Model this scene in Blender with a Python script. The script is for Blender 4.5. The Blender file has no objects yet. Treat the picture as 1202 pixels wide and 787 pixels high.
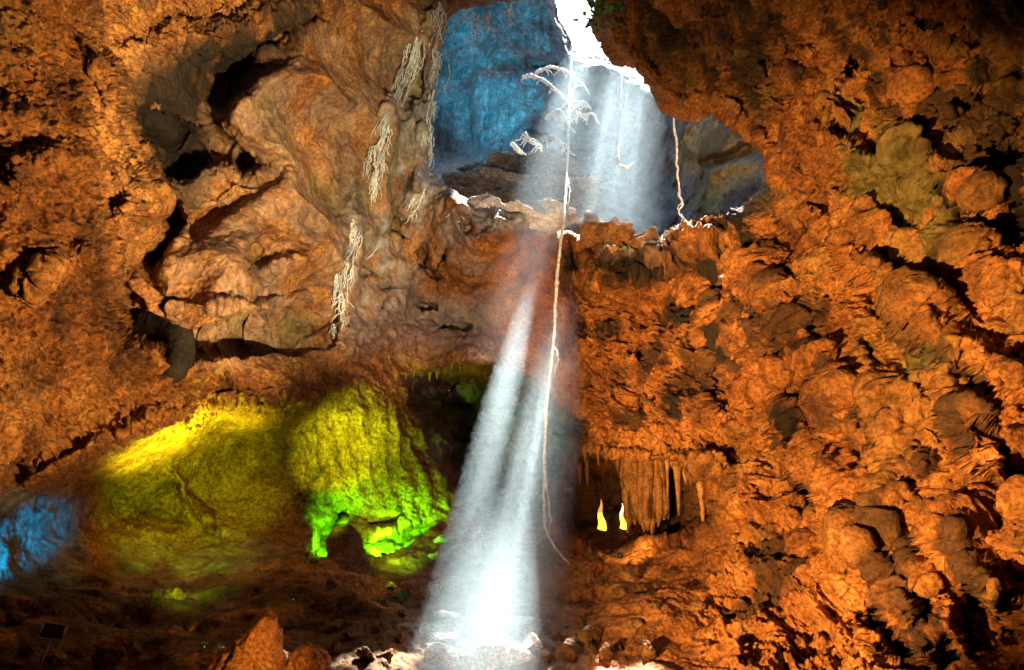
import bpy, math, random
import numpy as np
from mathutils import Vector, Matrix

random.seed(7)
rng = np.random.default_rng(7)
S = bpy.context.scene
COL = S.collection
FPX, CX, CY = 943.0, 601.0, 393.5
PITCH = math.radians(18.0)
CAM = np.array([0.0, 0.0, 1.6])
R_ = np.array([1.0, 0.0, 0.0])
F_ = np.array([0.0, math.cos(PITCH), math.sin(PITCH)])
U_ = np.array([0.0, -math.sin(PITCH), math.cos(PITCH)])
VX, VY = 790.0, -300.0          # where the sun stands, as a direction


def ray(x, y):
    x = np.asarray(x, float); y = np.asarray(y, float)
    return F_ + ((x - CX) / FPX)[..., None] * R_ + ((CY - y) / FPX)[..., None] * U_


def at(x, y, Z):
    return CAM + np.asarray(Z, float)[..., None] * ray(x, y)


SUN = ray(VX, VY); SUN = SUN / np.linalg.norm(SUN)

# ------------------------------------------------------------------ noise
def _h(ix, iy, iz, seed):
    h = (ix.astype(np.uint32) * np.uint32(374761393) + iy.astype(np.uint32) * np.uint32(668265263)
         + iz.astype(np.uint32) * np.uint32(2147483647) + np.uint32((seed * 974634777) & 0xffffffff))
    h = (h ^ (h >> np.uint32(13))) * np.uint32(1274126177)
    h = h ^ (h >> np.uint32(16))
    h = h * np.uint32(2246822519)
    return h ^ (h >> np.uint32(15))


def vnoise(P, seed=0):
    """smooth value noise, -1..1"""
    i = np.floor(P).astype(np.int64); f = P - i
    f = f * f * f * (f * (f * 6 - 15) + 10)
    i = i.astype(np.int32)
    out = 0
    for dx in (0, 1):
        wx = f[..., 0] if dx else 1 - f[..., 0]
        for dy in (0, 1):
            wy = f[..., 1] if dy else 1 - f[..., 1]
            for dz in (0, 1):
                wz = f[..., 2] if dz else 1 - f[..., 2]
                v = _h(i[..., 0] + dx, i[..., 1] + dy, i[..., 2] + dz, seed) / 4294967295.0
                out = out + wx * wy * wz * v
    return out * 2 - 1


ROT = np.array([[0.0, 0.8, 0.6], [-0.8, 0.36, -0.48], [-0.6, -0.48, 0.64]])


def fbm(P, o=4, seed=0, g=0.5, ridge=False):
    a, s, t = 1.0, 0.0, 0.0
    for k in range(o):
        n = vnoise(P, seed + k)
        if ridge:
            n = 1 - 2 * np.abs(n)
        s = s + a * n; t += a
        a *= g; P = (P @ ROT) * 2.03 + 17.3
    return s / t


def worley(P, seed=0):
    """F1 and F2 distances"""
    i = np.floor(P).astype(np.int32); f = P - i
    d1 = np.full(P.shape[:-1], 9.0); d2 = d1.copy()
    for dx in (-1, 0, 1):
        for dy in (-1, 0, 1):
            for dz in (-1, 0, 1):
                a, b, c = i[..., 0] + dx, i[..., 1] + dy, i[..., 2] + dz
                h = _h(a, b, c, seed)
                ox = dx + (h & np.uint32(1023)) / 1023.0 - f[..., 0]
                oy = dy + ((h >> np.uint32(10)) & np.uint32(1023)) / 1023.0 - f[..., 1]
                oz = dz + ((h >> np.uint32(20)) & np.uint32(1023)) / 1023.0 - f[..., 2]
                d = ox * ox + oy * oy + oz * oz
                d2 = np.minimum(d2, np.maximum(d, d1)); d1 = np.minimum(d1, d)
    return np.sqrt(d1), np.sqrt(d2)


def sstep(a, b, x):
    t = np.clip((x - a) / (b - a), 0, 1)
    return t * t * (3 - 2 * t)


# ------------------------------------------------------------------ 2-D planning helpers (photo pixels)
def poly_sd(X, Y, pts):
    """signed distance to a polygon, negative inside"""
    pts = np.array(pts, float); d = np.full(X.shape, 1e18); ins = np.zeros(X.shape, bool)
    n = len(pts)
    for k in range(n):
        ax, ay = pts[k]; bx, by = pts[(k + 1) % n]
        ex, ey = bx - ax, by - ay
        t = np.clip(((X - ax) * ex + (Y - ay) * ey) / (ex * ex + ey * ey + 1e-9), 0, 1)
        d = np.minimum(d, (X - ax - t * ex) ** 2 + (Y - ay - t * ey) ** 2)
        c = ((ay > Y) != (by > Y))
        with np.errstate(divide='ignore', invalid='ignore'):
            xi = ax + (Y - ay) * ex / (ey if ey != 0 else 1e-9)
        ins ^= (c & (X < xi))
    d = np.sqrt(d)
    return np.where(ins, -d, d)


def line_d(X, Y, pts):
    d = np.full(X.shape, 1e18)
    for (ax, ay), (bx, by) in zip(pts[:-1], pts[1:]):
        ex, ey = bx - ax, by - ay
        t = np.clip(((X - ax) * ex + (Y - ay) * ey) / (ex * ex + ey * ey), 0, 1)
        d = np.minimum(d, (X - ax - t * ex) ** 2 + (Y - ay - t * ey) ** 2)
    return np.sqrt(d)


def rbf(points, X, Y):
    P = np.array(points, float)
    c = 25.0
    D = np.sqrt((P[:, None, 0] - P[None, :, 0]) ** 2 + (P[:, None, 1] - P[None, :, 1]) ** 2 + c * c)
    n = len(P)
    A = np.zeros((n + 1, n + 1)); A[:n, :n] = D; A[:n, n] = 1; A[n, :n] = 1
    A[:n, :n] -= np.eye(n) * 4.0
    w = np.linalg.solve(A, np.concatenate([np.log(P[:, 2]), [0]]))
    out = np.full(X.shape, w[n])
    for k in range(n):
        out += w[k] * np.sqrt((X - P[k, 0]) ** 2 + (Y - P[k, 1]) ** 2 + c * c)
    return np.exp(out)


def axis(a, b, step, lo, hi, grow=1.12, mx=40):
    mid = list(np.arange(a, b + step, step))
    l, s, x = [], step, mid[0]
    while x > lo:
        s = min(mx, s * grow); x -= s; l.append(x)
    r, s, x = [], step, mid[-1]
    while x < hi:
        s = min(mx, s * grow); x += s; r.append(x)
    return np.array(l[::-1] + mid + r)


# ------------------------------------------------------------------ scene helpers
def tag(o, label=None, cat=None, group=None, kind=None):
    if label: o['label'] = label
    if cat: o['category'] = cat
    if group: o['group'] = group
    if kind: o['kind'] = kind
    return o


def mesh_np(name, V, Fq, mat, parent=None, attrs=None, smooth=True):
    me = bpy.data.meshes.new(name)
    V = np.ascontiguousarray(V, np.float32); Fq = np.ascontiguousarray(Fq, np.int32)
    k = Fq.shape[1]
    me.vertices.add(len(V)); me.vertices.foreach_set('co', V.ravel())
    me.loops.add(Fq.size); me.loops.foreach_set('vertex_index', Fq.ravel())
    me.polygons.add(len(Fq)); me.polygons.foreach_set('loop_start', np.arange(len(Fq), dtype=np.int32) * k)
    me.update(calc_edges=True); me.validate()
    if smooth:
        me.polygons.foreach_set('use_smooth', np.ones(len(me.polygons), bool))
    for an, av in (attrs or {}).items():
        a = me.color_attributes.new(an, 'FLOAT_COLOR', 'POINT')
        a.data.foreach_set('color', np.ascontiguousarray(av, np.float32).ravel())
    me.materials.append(mat)
    o = bpy.data.objects.new(name, me); COL.objects.link(o)
    if parent is not None: o.parent = parent
    return o


def empty(name, loc, rz=0.0):
    o = bpy.data.objects.new(name, None); COL.objects.link(o)
    o.location = loc; o.rotation_euler = (0, 0, rz); o.empty_display_size = .2
    return o


def grid_faces(ny, nx, keep):
    idx = np.arange(ny * nx).reshape(ny, nx)
    f = np.stack([idx[:-1, :-1], idx[1:, :-1], idx[1:, 1:], idx[:-1, 1:]], -1)
    return f[keep]


def compact(V, Fq, A):
    u, inv = np.unique(Fq, return_inverse=True)
    return V[u], inv.reshape(Fq.shape), {k: a[u] for k, a in A.items()}


# ------------------------------------------------------------------ materials
def nodes(name):
    m = bpy.data.materials.new(name); m.use_nodes = True
    nt = m.node_tree
    for n in list(nt.nodes): nt.nodes.remove(n)
    out = nt.nodes.new('ShaderNodeOutputMaterial')
    def N(t, **kw):
        n = nt.nodes.new('ShaderNode' + t)
        for k, v in kw.items():
            if k.startswith('i_'):
                key = k[2:]
                n.inputs[int(key) if key.isdigit() else key.replace('_', ' ')].default_value = v
            else:
                setattr(n, k, v)
        return n
    L = lambda a, b: nt.links.new(a, b)
    return m, N, L, out


def ramp(N, stops):
    r = N('ValToRGB'); e = r.color_ramp.elements
    while len(e) < len(stops): e.new(0.5)
    for k, (p, c) in enumerate(stops):
        e[k].position = p; e[k].color = (*c, 1)
    return r


def mix(N, L, fac, a, b, mode='MIX'):
    n = N('Mix', data_type='RGBA', blend_type=mode)
    (L(fac, n.inputs[0]) if hasattr(fac, 'links') or hasattr(fac, 'is_linked') else setattr(n.inputs[0], 'default_value', fac))
    for s, v in ((6, a), (7, b)):
        if hasattr(v, 'is_linked'): L(v, n.inputs[s])
        else: n.inputs[s].default_value = (*v, 1)
    return n.outputs[2]


def rock_mat(name, cols, tint=True, bump=0.5, scale=1.0, rough=0.85, dist=.06):
    """cols: dark, mid, light, pale. tint attribute: R grey limestone and painted light, G olive growth, B dark stain and painted shade, A unused"""
    m, N, L, out = nodes(name)
    tc = N('TexCoord')
    geo = N('NewGeometry')
    P = geo.outputs['Position'] if tint else tc.outputs['Object']
    n1 = N('TexNoise', i_Scale=.55 * scale, i_Detail=4, i_Roughness=.62); L(P, n1.inputs['Vector'])
    n2 = N('TexNoise', i_Scale=3.1 * scale, i_Detail=6, i_Roughness=.68, i_Distortion=.6); L(P, n2.inputs['Vector'])
    n3 = N('TexNoise', i_Scale=15 * scale, i_Detail=3, i_Roughness=.7); L(P, n3.inputs['Vector'])
    vo = N('TexVoronoi', i_Scale=4.5 * scale); L(P, vo.inputs['Vector'])
    a = N('Math', operation='MULTIPLY_ADD', i_1=.5); L(n2.outputs[0], a.inputs[0])
    b = N('Math', operation='MULTIPLY', i_1=.5); L(n1.outputs[0], b.inputs[0]); L(b.outputs[0], a.inputs[2])
    r = ramp(N, [(.33, cols[0]), (.46, cols[1]), (.56, cols[2]), (.70, cols[3])])
    L(a.outputs[0], r.inputs[0])
    c = r.outputs[0]
    # speckle of small mineral grains
    r3 = ramp(N, [(.37, (.34, .29, .25)), (.5, (1, 1, 1)), (.63, (1.5, 1.46, 1.38))]); L(n3.outputs[0], r3.inputs[0])
    c = mix(N, L, .8, c, r3.outputs[0], 'MULTIPLY')
    if tint:
        at_ = N('Attribute', attribute_name='tint'); sp = N('SeparateColor'); L(at_.outputs['Color'], sp.inputs[0])
        g = ramp(N, [(.35, (.13, .10, .08)), (.5, (.26, .22, .18)), (.68, (.42, .38, .33))]); L(n2.outputs[0], g.inputs[0])
        c = mix(N, L, sp.outputs[0], c, g.outputs[0])
        o = ramp(N, [(.35, (.06, .045, .01)), (.5, (.16, .12, .03)), (.68, (.27, .2, .06))]); L(n2.outputs[0], o.inputs[0])
        c = mix(N, L, sp.outputs[1], c, o.outputs[0])
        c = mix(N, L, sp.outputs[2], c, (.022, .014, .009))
    bs = N('BsdfPrincipled', i_Roughness=rough)
    bs.inputs['Specular IOR Level'].default_value = .25
    L(c, bs.inputs['Base Color'])
    h = N('Math', operation='MULTIPLY_ADD', i_1=.7); L(n2.outputs[0], h.inputs[0])
    h2 = N('Math', operation='MULTIPLY', i_1=.35); L(n3.outputs[0], h2.inputs[0]); L(h2.outputs[0], h.inputs[2])
    h3 = N('Math', operation='MULTIPLY_ADD', i_1=.25); L(vo.outputs[0], h3.inputs[0]); L(h.outputs[0], h3.inputs[2])
    bp = N('Bump', i_Strength=bump, i_Distance=dist * 3); L(h3.outputs[0], bp.inputs['Height'])
    L(bp.outputs[0], bs.inputs['Normal']); L(bs.outputs[0], out.inputs[0])
    return m


ORANGE = [(.050, .018, .007), (.24, .085, .020), (.41, .165, .036), (.56, .29, .09)]
UPPER = [(.03, .032, .033), (.07, .073, .075), (.12, .122, .122), (.22, .22, .215)]
M_rock = rock_mat('cave_rock', ORANGE)
M_upper = rock_mat('grey_limestone', UPPER, bump=.5)
M_stone = rock_mat('loose_stone', [(.04, .02, .01), (.15, .07, .025), (.27, .13, .045), (.38, .22, .09)], tint=False, bump=.5, scale=1.6)
M_flow = rock_mat('flowstone', [(.16, .06, .02), (.36, .16, .045), (.5, .25, .08), (.62, .38, .16)], tint=False, bump=.35, scale=1.5, rough=.55)
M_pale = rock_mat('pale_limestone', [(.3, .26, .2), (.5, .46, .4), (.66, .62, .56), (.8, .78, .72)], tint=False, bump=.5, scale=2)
M_grey = rock_mat('grey_boulder', [(.06, .05, .045), (.15, .13, .11), (.24, .21, .18), (.36, .33, .3)], tint=False, bump=.5, scale=1.2)
M_darkrock = rock_mat('shadow_black_rock', [(.012, .009, .006), (.03, .02, .012), (.05, .034, .02), (.09, .06, .035)], tint=False, bump=.4, scale=2)  # for the hooked spur: its shadow painted in as near-black rock


def plain(name, col, rough=.6, metal=0, emit=None, es=1.0, noise=0.15, scale=20):
    m, N, L, out = nodes(name)
    bs = N('BsdfPrincipled', i_Roughness=rough, i_Metallic=metal)
    tc = N('TexCoord'); n = N('TexNoise', i_Scale=scale, i_Detail=5); L(tc.outputs['Object'], n.inputs['Vector'])
    lo = tuple(v * (1 - noise * 1.6) for v in col); hi = tuple(min(1, v * (1 + noise)) for v in col)
    r = ramp(N, [(.3, lo), (.7, hi)]); L(n.outputs[0], r.inputs[0]); L(r.outputs[0], bs.inputs['Base Color'])
    bp = N('Bump', i_Strength=.3, i_Distance=.01); L(n.outputs[0], bp.inputs['Height']); L(bp.outputs[0], bs.inputs['Normal'])
    if emit:
        bs.inputs['Emission Color'].default_value = (*emit, 1); bs.inputs['Emission Strength'].default_value = es
    L(bs.outputs[0], out.inputs[0])
    return m


M_root = plain('pale_root', (.74, .70, .62), .8, noise=.3, scale=12)
M_silver = plain('silvery_root', (.70, .70, .66), .7, noise=.25, scale=12)
M_rootb = plain('brown_root', (.30, .22, .14), .85, noise=.35, scale=12)
M_vine = plain('vine_bark', (.45, .34, .22), .8, noise=.35, scale=15)
M_leaf = plain('leaf', (.07, .20, .02), .5, noise=.3, scale=9)
M_dark = plain('dark_enamel', (.02, .02, .02), .45)
M_frame = plain('weathered_metal', (.5, .46, .36), .5, .3)
M_ink = plain('faded_print', (.25, .27, .18), .7)
M_case = plain('lamp_housing', (.05, .05, .05), .4, .6)

# ------------------------------------------------------------------ MAIN CAVE SHELL
STEP = 1.2
gx = axis(-12, 1214, STEP, -650, 1850)
gy = axis(-12, 799, STEP, -650, 1010)
X, Y = np.meshgrid(gx, gy)
NY, NX = X.shape

PTS = [
    # left wall, near
    (-640, -400, 9), (-640, 0, 8.5), (-640, 400, 8.5), (-640, 800, 8), (-300, 200, 9), (-300, 600, 9),
    (-200, -300, 10), (0, -300, 11), (0, 0, 10.4), (60, 0, 11), (0, 200, 9.6), (80, 150, 10.5), (0, 400, 10), (70, 300, 10.4),
    (0, 540, 10.8), (110, 20, 12.2), (100, 220, 11), (100, 420, 11.2), (150, 270, 12), (140, 340, 12.2), (60, 480, 11.2),
    (120, 480, 12.4), (180, 170, 15.4), (210, 235, 16), (185, 300, 15), (170, 80, 14.5), (240, 40, 15.8), (320, 10, 16.8),
    (260, 120, 16), (300, 150, 16.3), (350, 90, 17.2), (330, 240, 16.8), (250, 330, 14.6), (300, 350, 15), (380, 330, 17.6),
    (400, 60, 18.4), (400, 180, 18.8), (405, 280, 19), (260, 430, 14.4), (350, 430, 16.6), (200, 490, 13.4), (300, 475, 15.2),
    (390, 440, 18.3), (230, 390, 14.2),
    # rib with roots left of the window
    (440, 0, 20), (470, 60, 21.3), (450, 160, 20.6), (500, 180, 23), (515, 90, 23.3), (430, 300, 20.6), (480, 280, 22.6),
    (545, 20, 23), (600, -10, 23), (530, 250, 21.4), (420, 380, 19.6),
    # wall below the window
    (545, 300, 20.8), (600, 290, 21.0), (560, 262, 18.8), (606, 262, 19.1), (645, 262, 22.3), (660, 300, 22.8), (690, 284, 22.4), (732, 286, 19.9), (775, 290, 19.5), (730, 312, 21.4), (780, 314, 20.4), (500, 350, 22.6), (600, 370, 23.2), (690, 370, 22.8),
    (450, 400, 21), (560, 415, 22.2), (640, 440, 22.2), (720, 450, 20.8), (700, 510, 20.2), (770, 520, 18.6),
    # right wall
    (800, 330, 21.2), (850, 300, 19.4), (900, 250, 18.4), (800, 430, 18.8), (870, 500, 16.8), (900, 400, 17), (960, 330, 15.8),
    (900, 600, 14.6), (860, 690, 13), (950, 500, 14.8), (1000, 400, 13.8), (1000, 600, 12.2), (1000, 760, 10.6),
    (1100, 380, 12), (1100, 500, 11.4), (1100, 700, 9.8), (1200, 330, 10.6), (1200, 500, 9.6), (1200, 790, 8.2),
    # ceiling on the right
    (725, 20, 21), (745, 75, 21), (790, 118, 20.2), (850, 135, 19), (905, 195, 17.6), (985, 265, 15.4), (800, 40, 18.2),
    (820, -20, 16.6), (900, 90, 15.6), (1000, 160, 13.6), (1000, 0, 12.2), (1100, 100, 11.6), (1080, 230, 12.8), (1200, 0, 9.6),
    (1200, 160, 10.2),
    # above the frame
    (600, -120, 22), (600, -300, 19), (300, -150, 16), (300, -400, 13), (900, -200, 14), (1200, -200, 9.4), (600, -640, 12),
    (100, -640, 10), (1100, -640, 10), (1500, 0, 8.6), (1500, 400, 8.6), (1840, 0, 8), (1840, 500, 8), (1500, 800, 8), (1500, -300, 9),
    # lit recess lower left
    (345, 545, 17.6), (350, 600, 17.2), (20, 600, 12.6), (20, 680, 12.4), (110, 580, 14.5), (200, 545, 16), (270, 510, 17.4), (330, 520, 17.8), (300, 590, 17), (180, 620, 15.6),
    (330, 630, 16.4), (390, 500, 17.9), (425, 468, 18.2), (470, 530, 19.4), (520, 570, 19.8), (430, 580, 18.6), (500, 620, 19), (400, 610, 18.4),
    (90, 680, 13), (200, 690, 14), (300, 680, 14.6), (100, 740, 10.6), (200, 760, 10.2), (20, 770, 9.6), (300, 740, 11.6),
    # pillar foot, rubble
    (350, 690, 13.6), (420, 690, 14.4), (440, 760, 10.8), (490, 690, 15), (470, 660, 16.6), (520, 650, 17), (560, 640, 17.6),
    (560, 700, 13.4), (590, 787, 11.2), (500, 787, 10.2), (650, 787, 10.8), (690, 700, 14), (750, 690, 14.6), (800, 760, 11.4),
    (650, 650, 17), (720, 650, 17), (800, 640, 16), (760, 787, 10.4), (620, 600, 20.5), (560, 560, 22.6),
    # down to the floor
    (-200, 900, 7.6), (100, 900, 8), (400, 900, 8.4), (700, 900, 8.4), (1000, 900, 8), (1300, 900, 7.4),
    (-300, 1010, 6), (200, 1010, 6.1), (600, 1010, 6.1), (1000, 1010, 6.1), (1500, 1010, 6),
]
Z = rbf(PTS, X, Y)

# warped planning coordinates, so that no outline is smooth
Q = np.stack([X / 60, Y / 60, np.zeros_like(X)], -1)
WX = X + 20 * fbm(Q, 6, 11, .68); WY = Y + 20 * fbm(Q + 31.7, 6, 12, .68)
WX2 = X + 9 * fbm(Q * 2.2, 5, 13, .68); WY2 = Y + 9 * fbm(Q * 2.2 + 9.1, 5, 14, .68)
PATCH = .75 + .6 * fbm(Q * 1.3 + 77, 4, 15, .6)


def dip(pts, amt, w=8, fine=False):
    """push a polygon back by amt metres, with a wall w pixels wide"""
    global Z
    d = poly_sd(WX2 if fine else WX, WY2 if fine else WY, pts)
    Z = Z + amt * PATCH * sstep(w * 1.3, -w * 1.6, d)


def pit(x, y, rx, ry, rot, amt, hard=.35):
    global Z
    a = math.radians(rot); dx, dy = WX2 - x, WY2 - y
    u = (dx * math.cos(a) + dy * math.sin(a)) / rx; v = (-dx * math.sin(a) + dy * math.cos(a)) / ry
    r = np.sqrt(u * u + v * v)
    Z = Z + amt * sstep(1 + hard, 1 - hard, r)


def ridge(pts, w, amt):
    global Z
    d = line_d(WX, WY, pts)
    Z = Z - amt * (PATCH * 1.2 - .1) * np.exp(-(d / w) ** 2)


# left: dark gap between the near rock and the smooth plates
dip([(118, 60), (200, 30), (300, 20), (375, 0), (420, -40), (300, -50), (240, 10), (150, 40)], 2.0, 14)
dip([(150, 110), (235, 150), (240, 60), (330, 30), (380, 20), (330, 70), (275, 105), (258, 150), (330, 195), (290, 210), (240, 190), (175, 225), (150, 170)], 2.6, 14)
dip([(165, 235), (212, 235), (214, 262), (196, 300), (180, 330), (150, 315), (140, 275)], 3.2, 8)
dip([(128, 352), (160, 338), (182, 362), (196, 380), (230, 385), (300, 376), (330, 370), (395, 378), (385, 402), (330, 405), (250, 416), (214, 422), (190, 405), (150, 395)], 3.0, 7, True)
dip([(285, 300), (310, 280), (365, 290), (330, 305), (310, 322), (290, 318)], 1.4, 8, True)
dip([(372, 355), (398, 345), (400, 382), (375, 384)], 1.2, 6, True)
dip([(225, 260), (300, 225), (260, 260), (232, 295)], .8, 7)
ridge([(200, 360), (260, 362), (330, 362)], 9, .5)
# near rock's own overhang
ridge([(120, 60), (150, 130), (178, 190), (150, 240), (158, 300)], 14, .9)
ridge([(30, 205), (80, 190), (130, 215)], 18, .5)
ridge([(40, 330), (110, 300), (160, 325)], 16, .6)
# lip over the green recess
ridge([(-20, 590), (60, 548), (110, 522), (190, 495), (250, 478), (310, 478), (360, 466)], 13, .9)
ridge([(360, 466), (390, 455), (420, 448)], 12, .5)
# lines of the root covered rib
ridge([(530, -10), (505, 70), (498, 150), (490, 215)], 7, .8)
ridge([(520, -10), (480, 90), (440, 180), (415, 260), (405, 330), (396, 400)], 9, .9)
dip([(462, 105), (488, 50), (500, 60), (490, 130), (470, 150)], .9, 6)
dip([(452, 238), (478, 205), (486, 222), (470, 262), (452, 262)], 1.0, 5, True)
dip([(426, 290), (444, 268), (452, 276), (436, 298)], .6, 4, True)
for x, y, rx, ry, ro in ((495, 300, 9, 18, 10), (505, 320, 16, 7, 20), (452, 340, 14, 8, 10), (448, 352, 8, 13, 30), (478, 258, 10, 7, 0), (545, 262, 7, 14, -30),
                         (500, 362, 12, 5, 0), (430, 318, 9, 6, 10), (470, 275, 17, 7, 25), (530, 385, 18, 3, -3), (520, 300, 5, 12, 20)):
    pit(x, y, rx, ry, ro, .9)
ridge([(400, 410), (470, 395), (540, 402), (580, 405)], 10, .5)
# band of shade under the sunlit ledge
dip([(660, 306), (720, 312), (790, 312), (850, 300), (850, 316), (780, 322), (700, 318), (655, 315)], .9, 7)
dip([(590, 258), (660, 262), (655, 300), (620, 290)], .8, 8)
ridge([(545, 246), (620, 250), (690, 254), (712, 262)], 7, .9)
ridge([(660, 286), (720, 284), (785, 286)], 5, .7)
# recess behind the light shaft
dip([(474, 446), (500, 440), (550, 436), (590, 440), (615, 452), (645, 468), (672, 480), (688, 498), (676, 520), (660, 560), (640, 600), (600, 625), (560, 622), (540, 590), (528, 530), (500, 500), (484, 470)], 6.0, 8, True)
# lower right grotto
dip([(668, 548), (690, 536), (730, 542), (760, 548), (800, 552), (830, 560), (850, 590), (840, 620), (800, 640), (740, 636), (690, 640), (660, 630), (652, 590)], 3.6, 6, True)
pit(815, 572, 28, 26, 20, -1.3, .6)
# green recess: dark slots and the bright alcoves
dip([(372, 612), (405, 606), (404, 640), (392, 664), (366, 672), (362, 650)], 1.6, 4, True)
dip([(418, 630), (455, 628), (485, 618), (505, 612), (495, 632), (465, 650), (440, 664), (420, 664)], 1.4, 4, True)
dip([(392, 598), (410, 596), (412, 608), (392, 612)], 1.2, 3, True)
dip([(428, 610), (470, 606), (465, 622), (430, 620)], .9, 4, True)
dip([(110, 560), (200, 575), (215, 610), (130, 612)], .8, 10)
ridge([(200, 560), (240, 610), (250, 630)], 6, .6)
for k in range(9):
    x = 350 + k * 19
    ridge([(x, 480 + abs(k - 4) * 8), (x + 8 + k * 2, 600)], 4.5, .12)
# the roof hollows out behind its rim
dip([(800, 30), (860, 85), (920, 120), (1000, 170), (1060, 190), (1210, 250), (1260, 60), (1000, 10), (860, -20)], 1.3, 22)
dip([(1085, 300), (1130, 310), (1150, 345), (1130, 385), (1095, 350)], 1.2, 10)
# big holes of the right wall
for p in ((1192, 272, 42, 40, 0, 2.2), (1120, 345, 20, 34, -25, 1.8), (1085, 320, 30, 12, 35, 1.2), (984, 288, 11, 34, -10, 1.6), (965, 268, 18, 7, 40, 1.2),
          (890, 300, 34, 7, 8, 1.2), (862, 445, 22, 34, 15, 1.3), (846, 470, 10, 22, 0, .9), (955, 380, 9, 32, -25, 1.1), (940, 350, 8, 18, -20, .8),
          (978, 600, 12, 34, -20, 1.5), (1015, 542, 12, 16, 10, .9), (1062, 568, 15, 9, 0, .9), (1112, 575, 22, 34, 5, 1.5), (1048, 632, 24, 20, 0, 1.3),
          (1012, 655, 17, 11, -20, 1.1), (1092, 640, 20, 20, 0, 1.3), (1163, 640, 26, 24, 25, 1.6), (1138, 652, 14, 11, 0, .9), (1090, 710, 12, 22, -25, 1.2),
          (1140, 698, 8, 16, -5, 1.0), (1135, 738, 10, 28, -20, 1.2), (1183, 725, 8, 22, -25, 1.0), (1042, 750, 16, 42, -40, 1.3), (945, 590, 14, 20, -10, .9),
          (965, 640, 14, 20, -20, .9), (950, 672, 9, 26, -35, .9), (930, 575, 16, 9, 10, .7), (1000, 130, 26, 18, 30, 1.2), (1030, 160, 22, 14, 30, 1.0),
          (960, 130, 16, 10, 30, .8), (1010, 75, 18, 14, 0, .9), (1100, 30, 26, 8, 30, .8), (1150, 110, 22, 16, 20, 1.0), (1180, 200, 20, 24, 0, 1.1),
          (1060, 205, 10, 6, 30, .7), (940, 185, 12, 5, 25, .8), (930, 205, 9, 6, 10, .6), (810, 100, 9, 4, 0, .5), (1075, 285, 8, 14, -20, .8),
          (1185, 380, 12, 40, -15, 1.1), (1130, 440, 14, 26, -10, 1.1), (1070, 500, 10, 22, 20, .9), (1000, 480, 8, 16, -30, .7), (1020, 405, 6, 26, -25, .7),
          (780, 400, 8, 14, 0, .7), (745, 420, 12, 7, 20, .6), (800, 350, 14, 6, 20, .7), (835, 385, 8, 16, 0, .7), (760, 470, 10, 8, 0, .6), (720, 345, 9, 5, 0, .5),
          (1160, 500, 18, 10, 30, .9), (1190, 560, 9, 24, 0, .9), (1105, 770, 12, 14, 0, .9), (920, 640, 10, 6, 20, .6), (890, 570, 10, 8, 0, .5)):
    pit(p[0], p[1], p[2] * 1.1, p[3] * 1.1, p[4], p[5] * 1.15, .5)
# diagonal ribs of the right wall and of the rim
ridge([(725, 30), (750, 85), (790, 122), (850, 132), (885, 165), (912, 205), (950, 240), (1000, 285), (1050, 340), (1110, 395), (1190, 430)], 11, .9)
ridge([(905, 190), (960, 220), (1010, 262), (1060, 300), (1100, 340)], 9, .6)
ridge([(890, 320), (930, 370), (965, 420), (990, 460)], 8, .7)
ridge([(1085, 318), (1130, 325), (1170, 350), (1202, 372)], 7, .6)
ridge([(960, 590), (955, 640), (985, 690), (1030, 730), (1080, 775)], 10, .6)
ridge([(1040, 500), (1035, 540), (1045, 590)], 14, .7)
ridge([(1000, 560), (1005, 600), (995, 640)], 9, .6)
ridge([(860, 470), (900, 440), (935, 420)], 12, .7)
ridge([(1060, 650), (1090, 690), (1120, 740), (1140, 770)], 12, .6)
for p in ([(930, 252), (1000, 315), (1060, 385), (1120, 432), (1202, 470)], [(858, 330), (915, 400), (955, 465), (1000, 525)], [(1020, 480), (1062, 560), (1105, 640), (1160, 725)],
          [(895, 480), (938, 560), (975, 640), (1040, 725)], [(1080, 440), (1130, 520), (1175, 590), (1215, 640)], [(790, 330), (840, 400), (880, 470)], [(980, 150), (1060, 200), (1130, 240), (1202, 300)]):
    ridge(p, 9, -1.5)                                            # long clefts sweeping down to the right
    ridge([(x + 17, y - 13) for x, y in p], 13, .8)
ridge([(660, 515), (720, 530), (780, 540), (830, 540), (855, 565), (858, 600)], 9, .7)
# nothing but plain surface far outside the picture
edge = np.maximum(np.maximum(sstep(-350, -640, X), sstep(1550, 1840, X)), sstep(-350, -640, Y))
RR = np.linalg.norm(ray(X, Y), axis=-1)
Z = Z * (1 - edge) + edge * 15.0 / RR

# ---- the window into the upper chamber
WIN = [(532, 22), (560, 8), (590, -2), (615, -6), (630, -70), (700, -70), (708, -12), (706, 18), (704, 44), (712, 62), (728, 76), (748, 92), (768, 110),
       (788, 125), (806, 131), (830, 132), (855, 138), (874, 152), (890, 172), (902, 192), (906, 212), (893, 222), (876, 240), (866, 262), (850, 272),
       (810, 276), (784, 284), (750, 282), (718, 282), (700, 268), (680, 256), (640, 250), (600, 246), (560, 244), (535, 228), (512, 214), (500, 204),
       (503, 170), (508, 130), (514, 92), (520, 62)]
wsd = poly_sd(WX2, WY2, WIN)
lip = sstep(16, 0, wsd) ** 2
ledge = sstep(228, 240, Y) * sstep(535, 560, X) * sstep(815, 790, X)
Z = Z + 1.6 * lip * (1 - ledge) + ledge * 2.3 * np.clip(1 - wsd / (24 + 8 * PATCH), 0, 1)

P0 = at(X, Y, Z)


def gnormal(P):
    du = np.gradient(P, axis=1); dv = np.gradient(P, axis=0)
    n = np.cross(dv, du); n /= np.linalg.norm(n, axis=-1, keepdims=True) + 1e-12
    s = np.sign(np.sum(n * (CAM - P), -1, keepdims=True)); return n * np.where(s == 0, 1, s)


def region(pts, w=25):
    return sstep(w, -w, poly_sd(WX, WY, pts))


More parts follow.
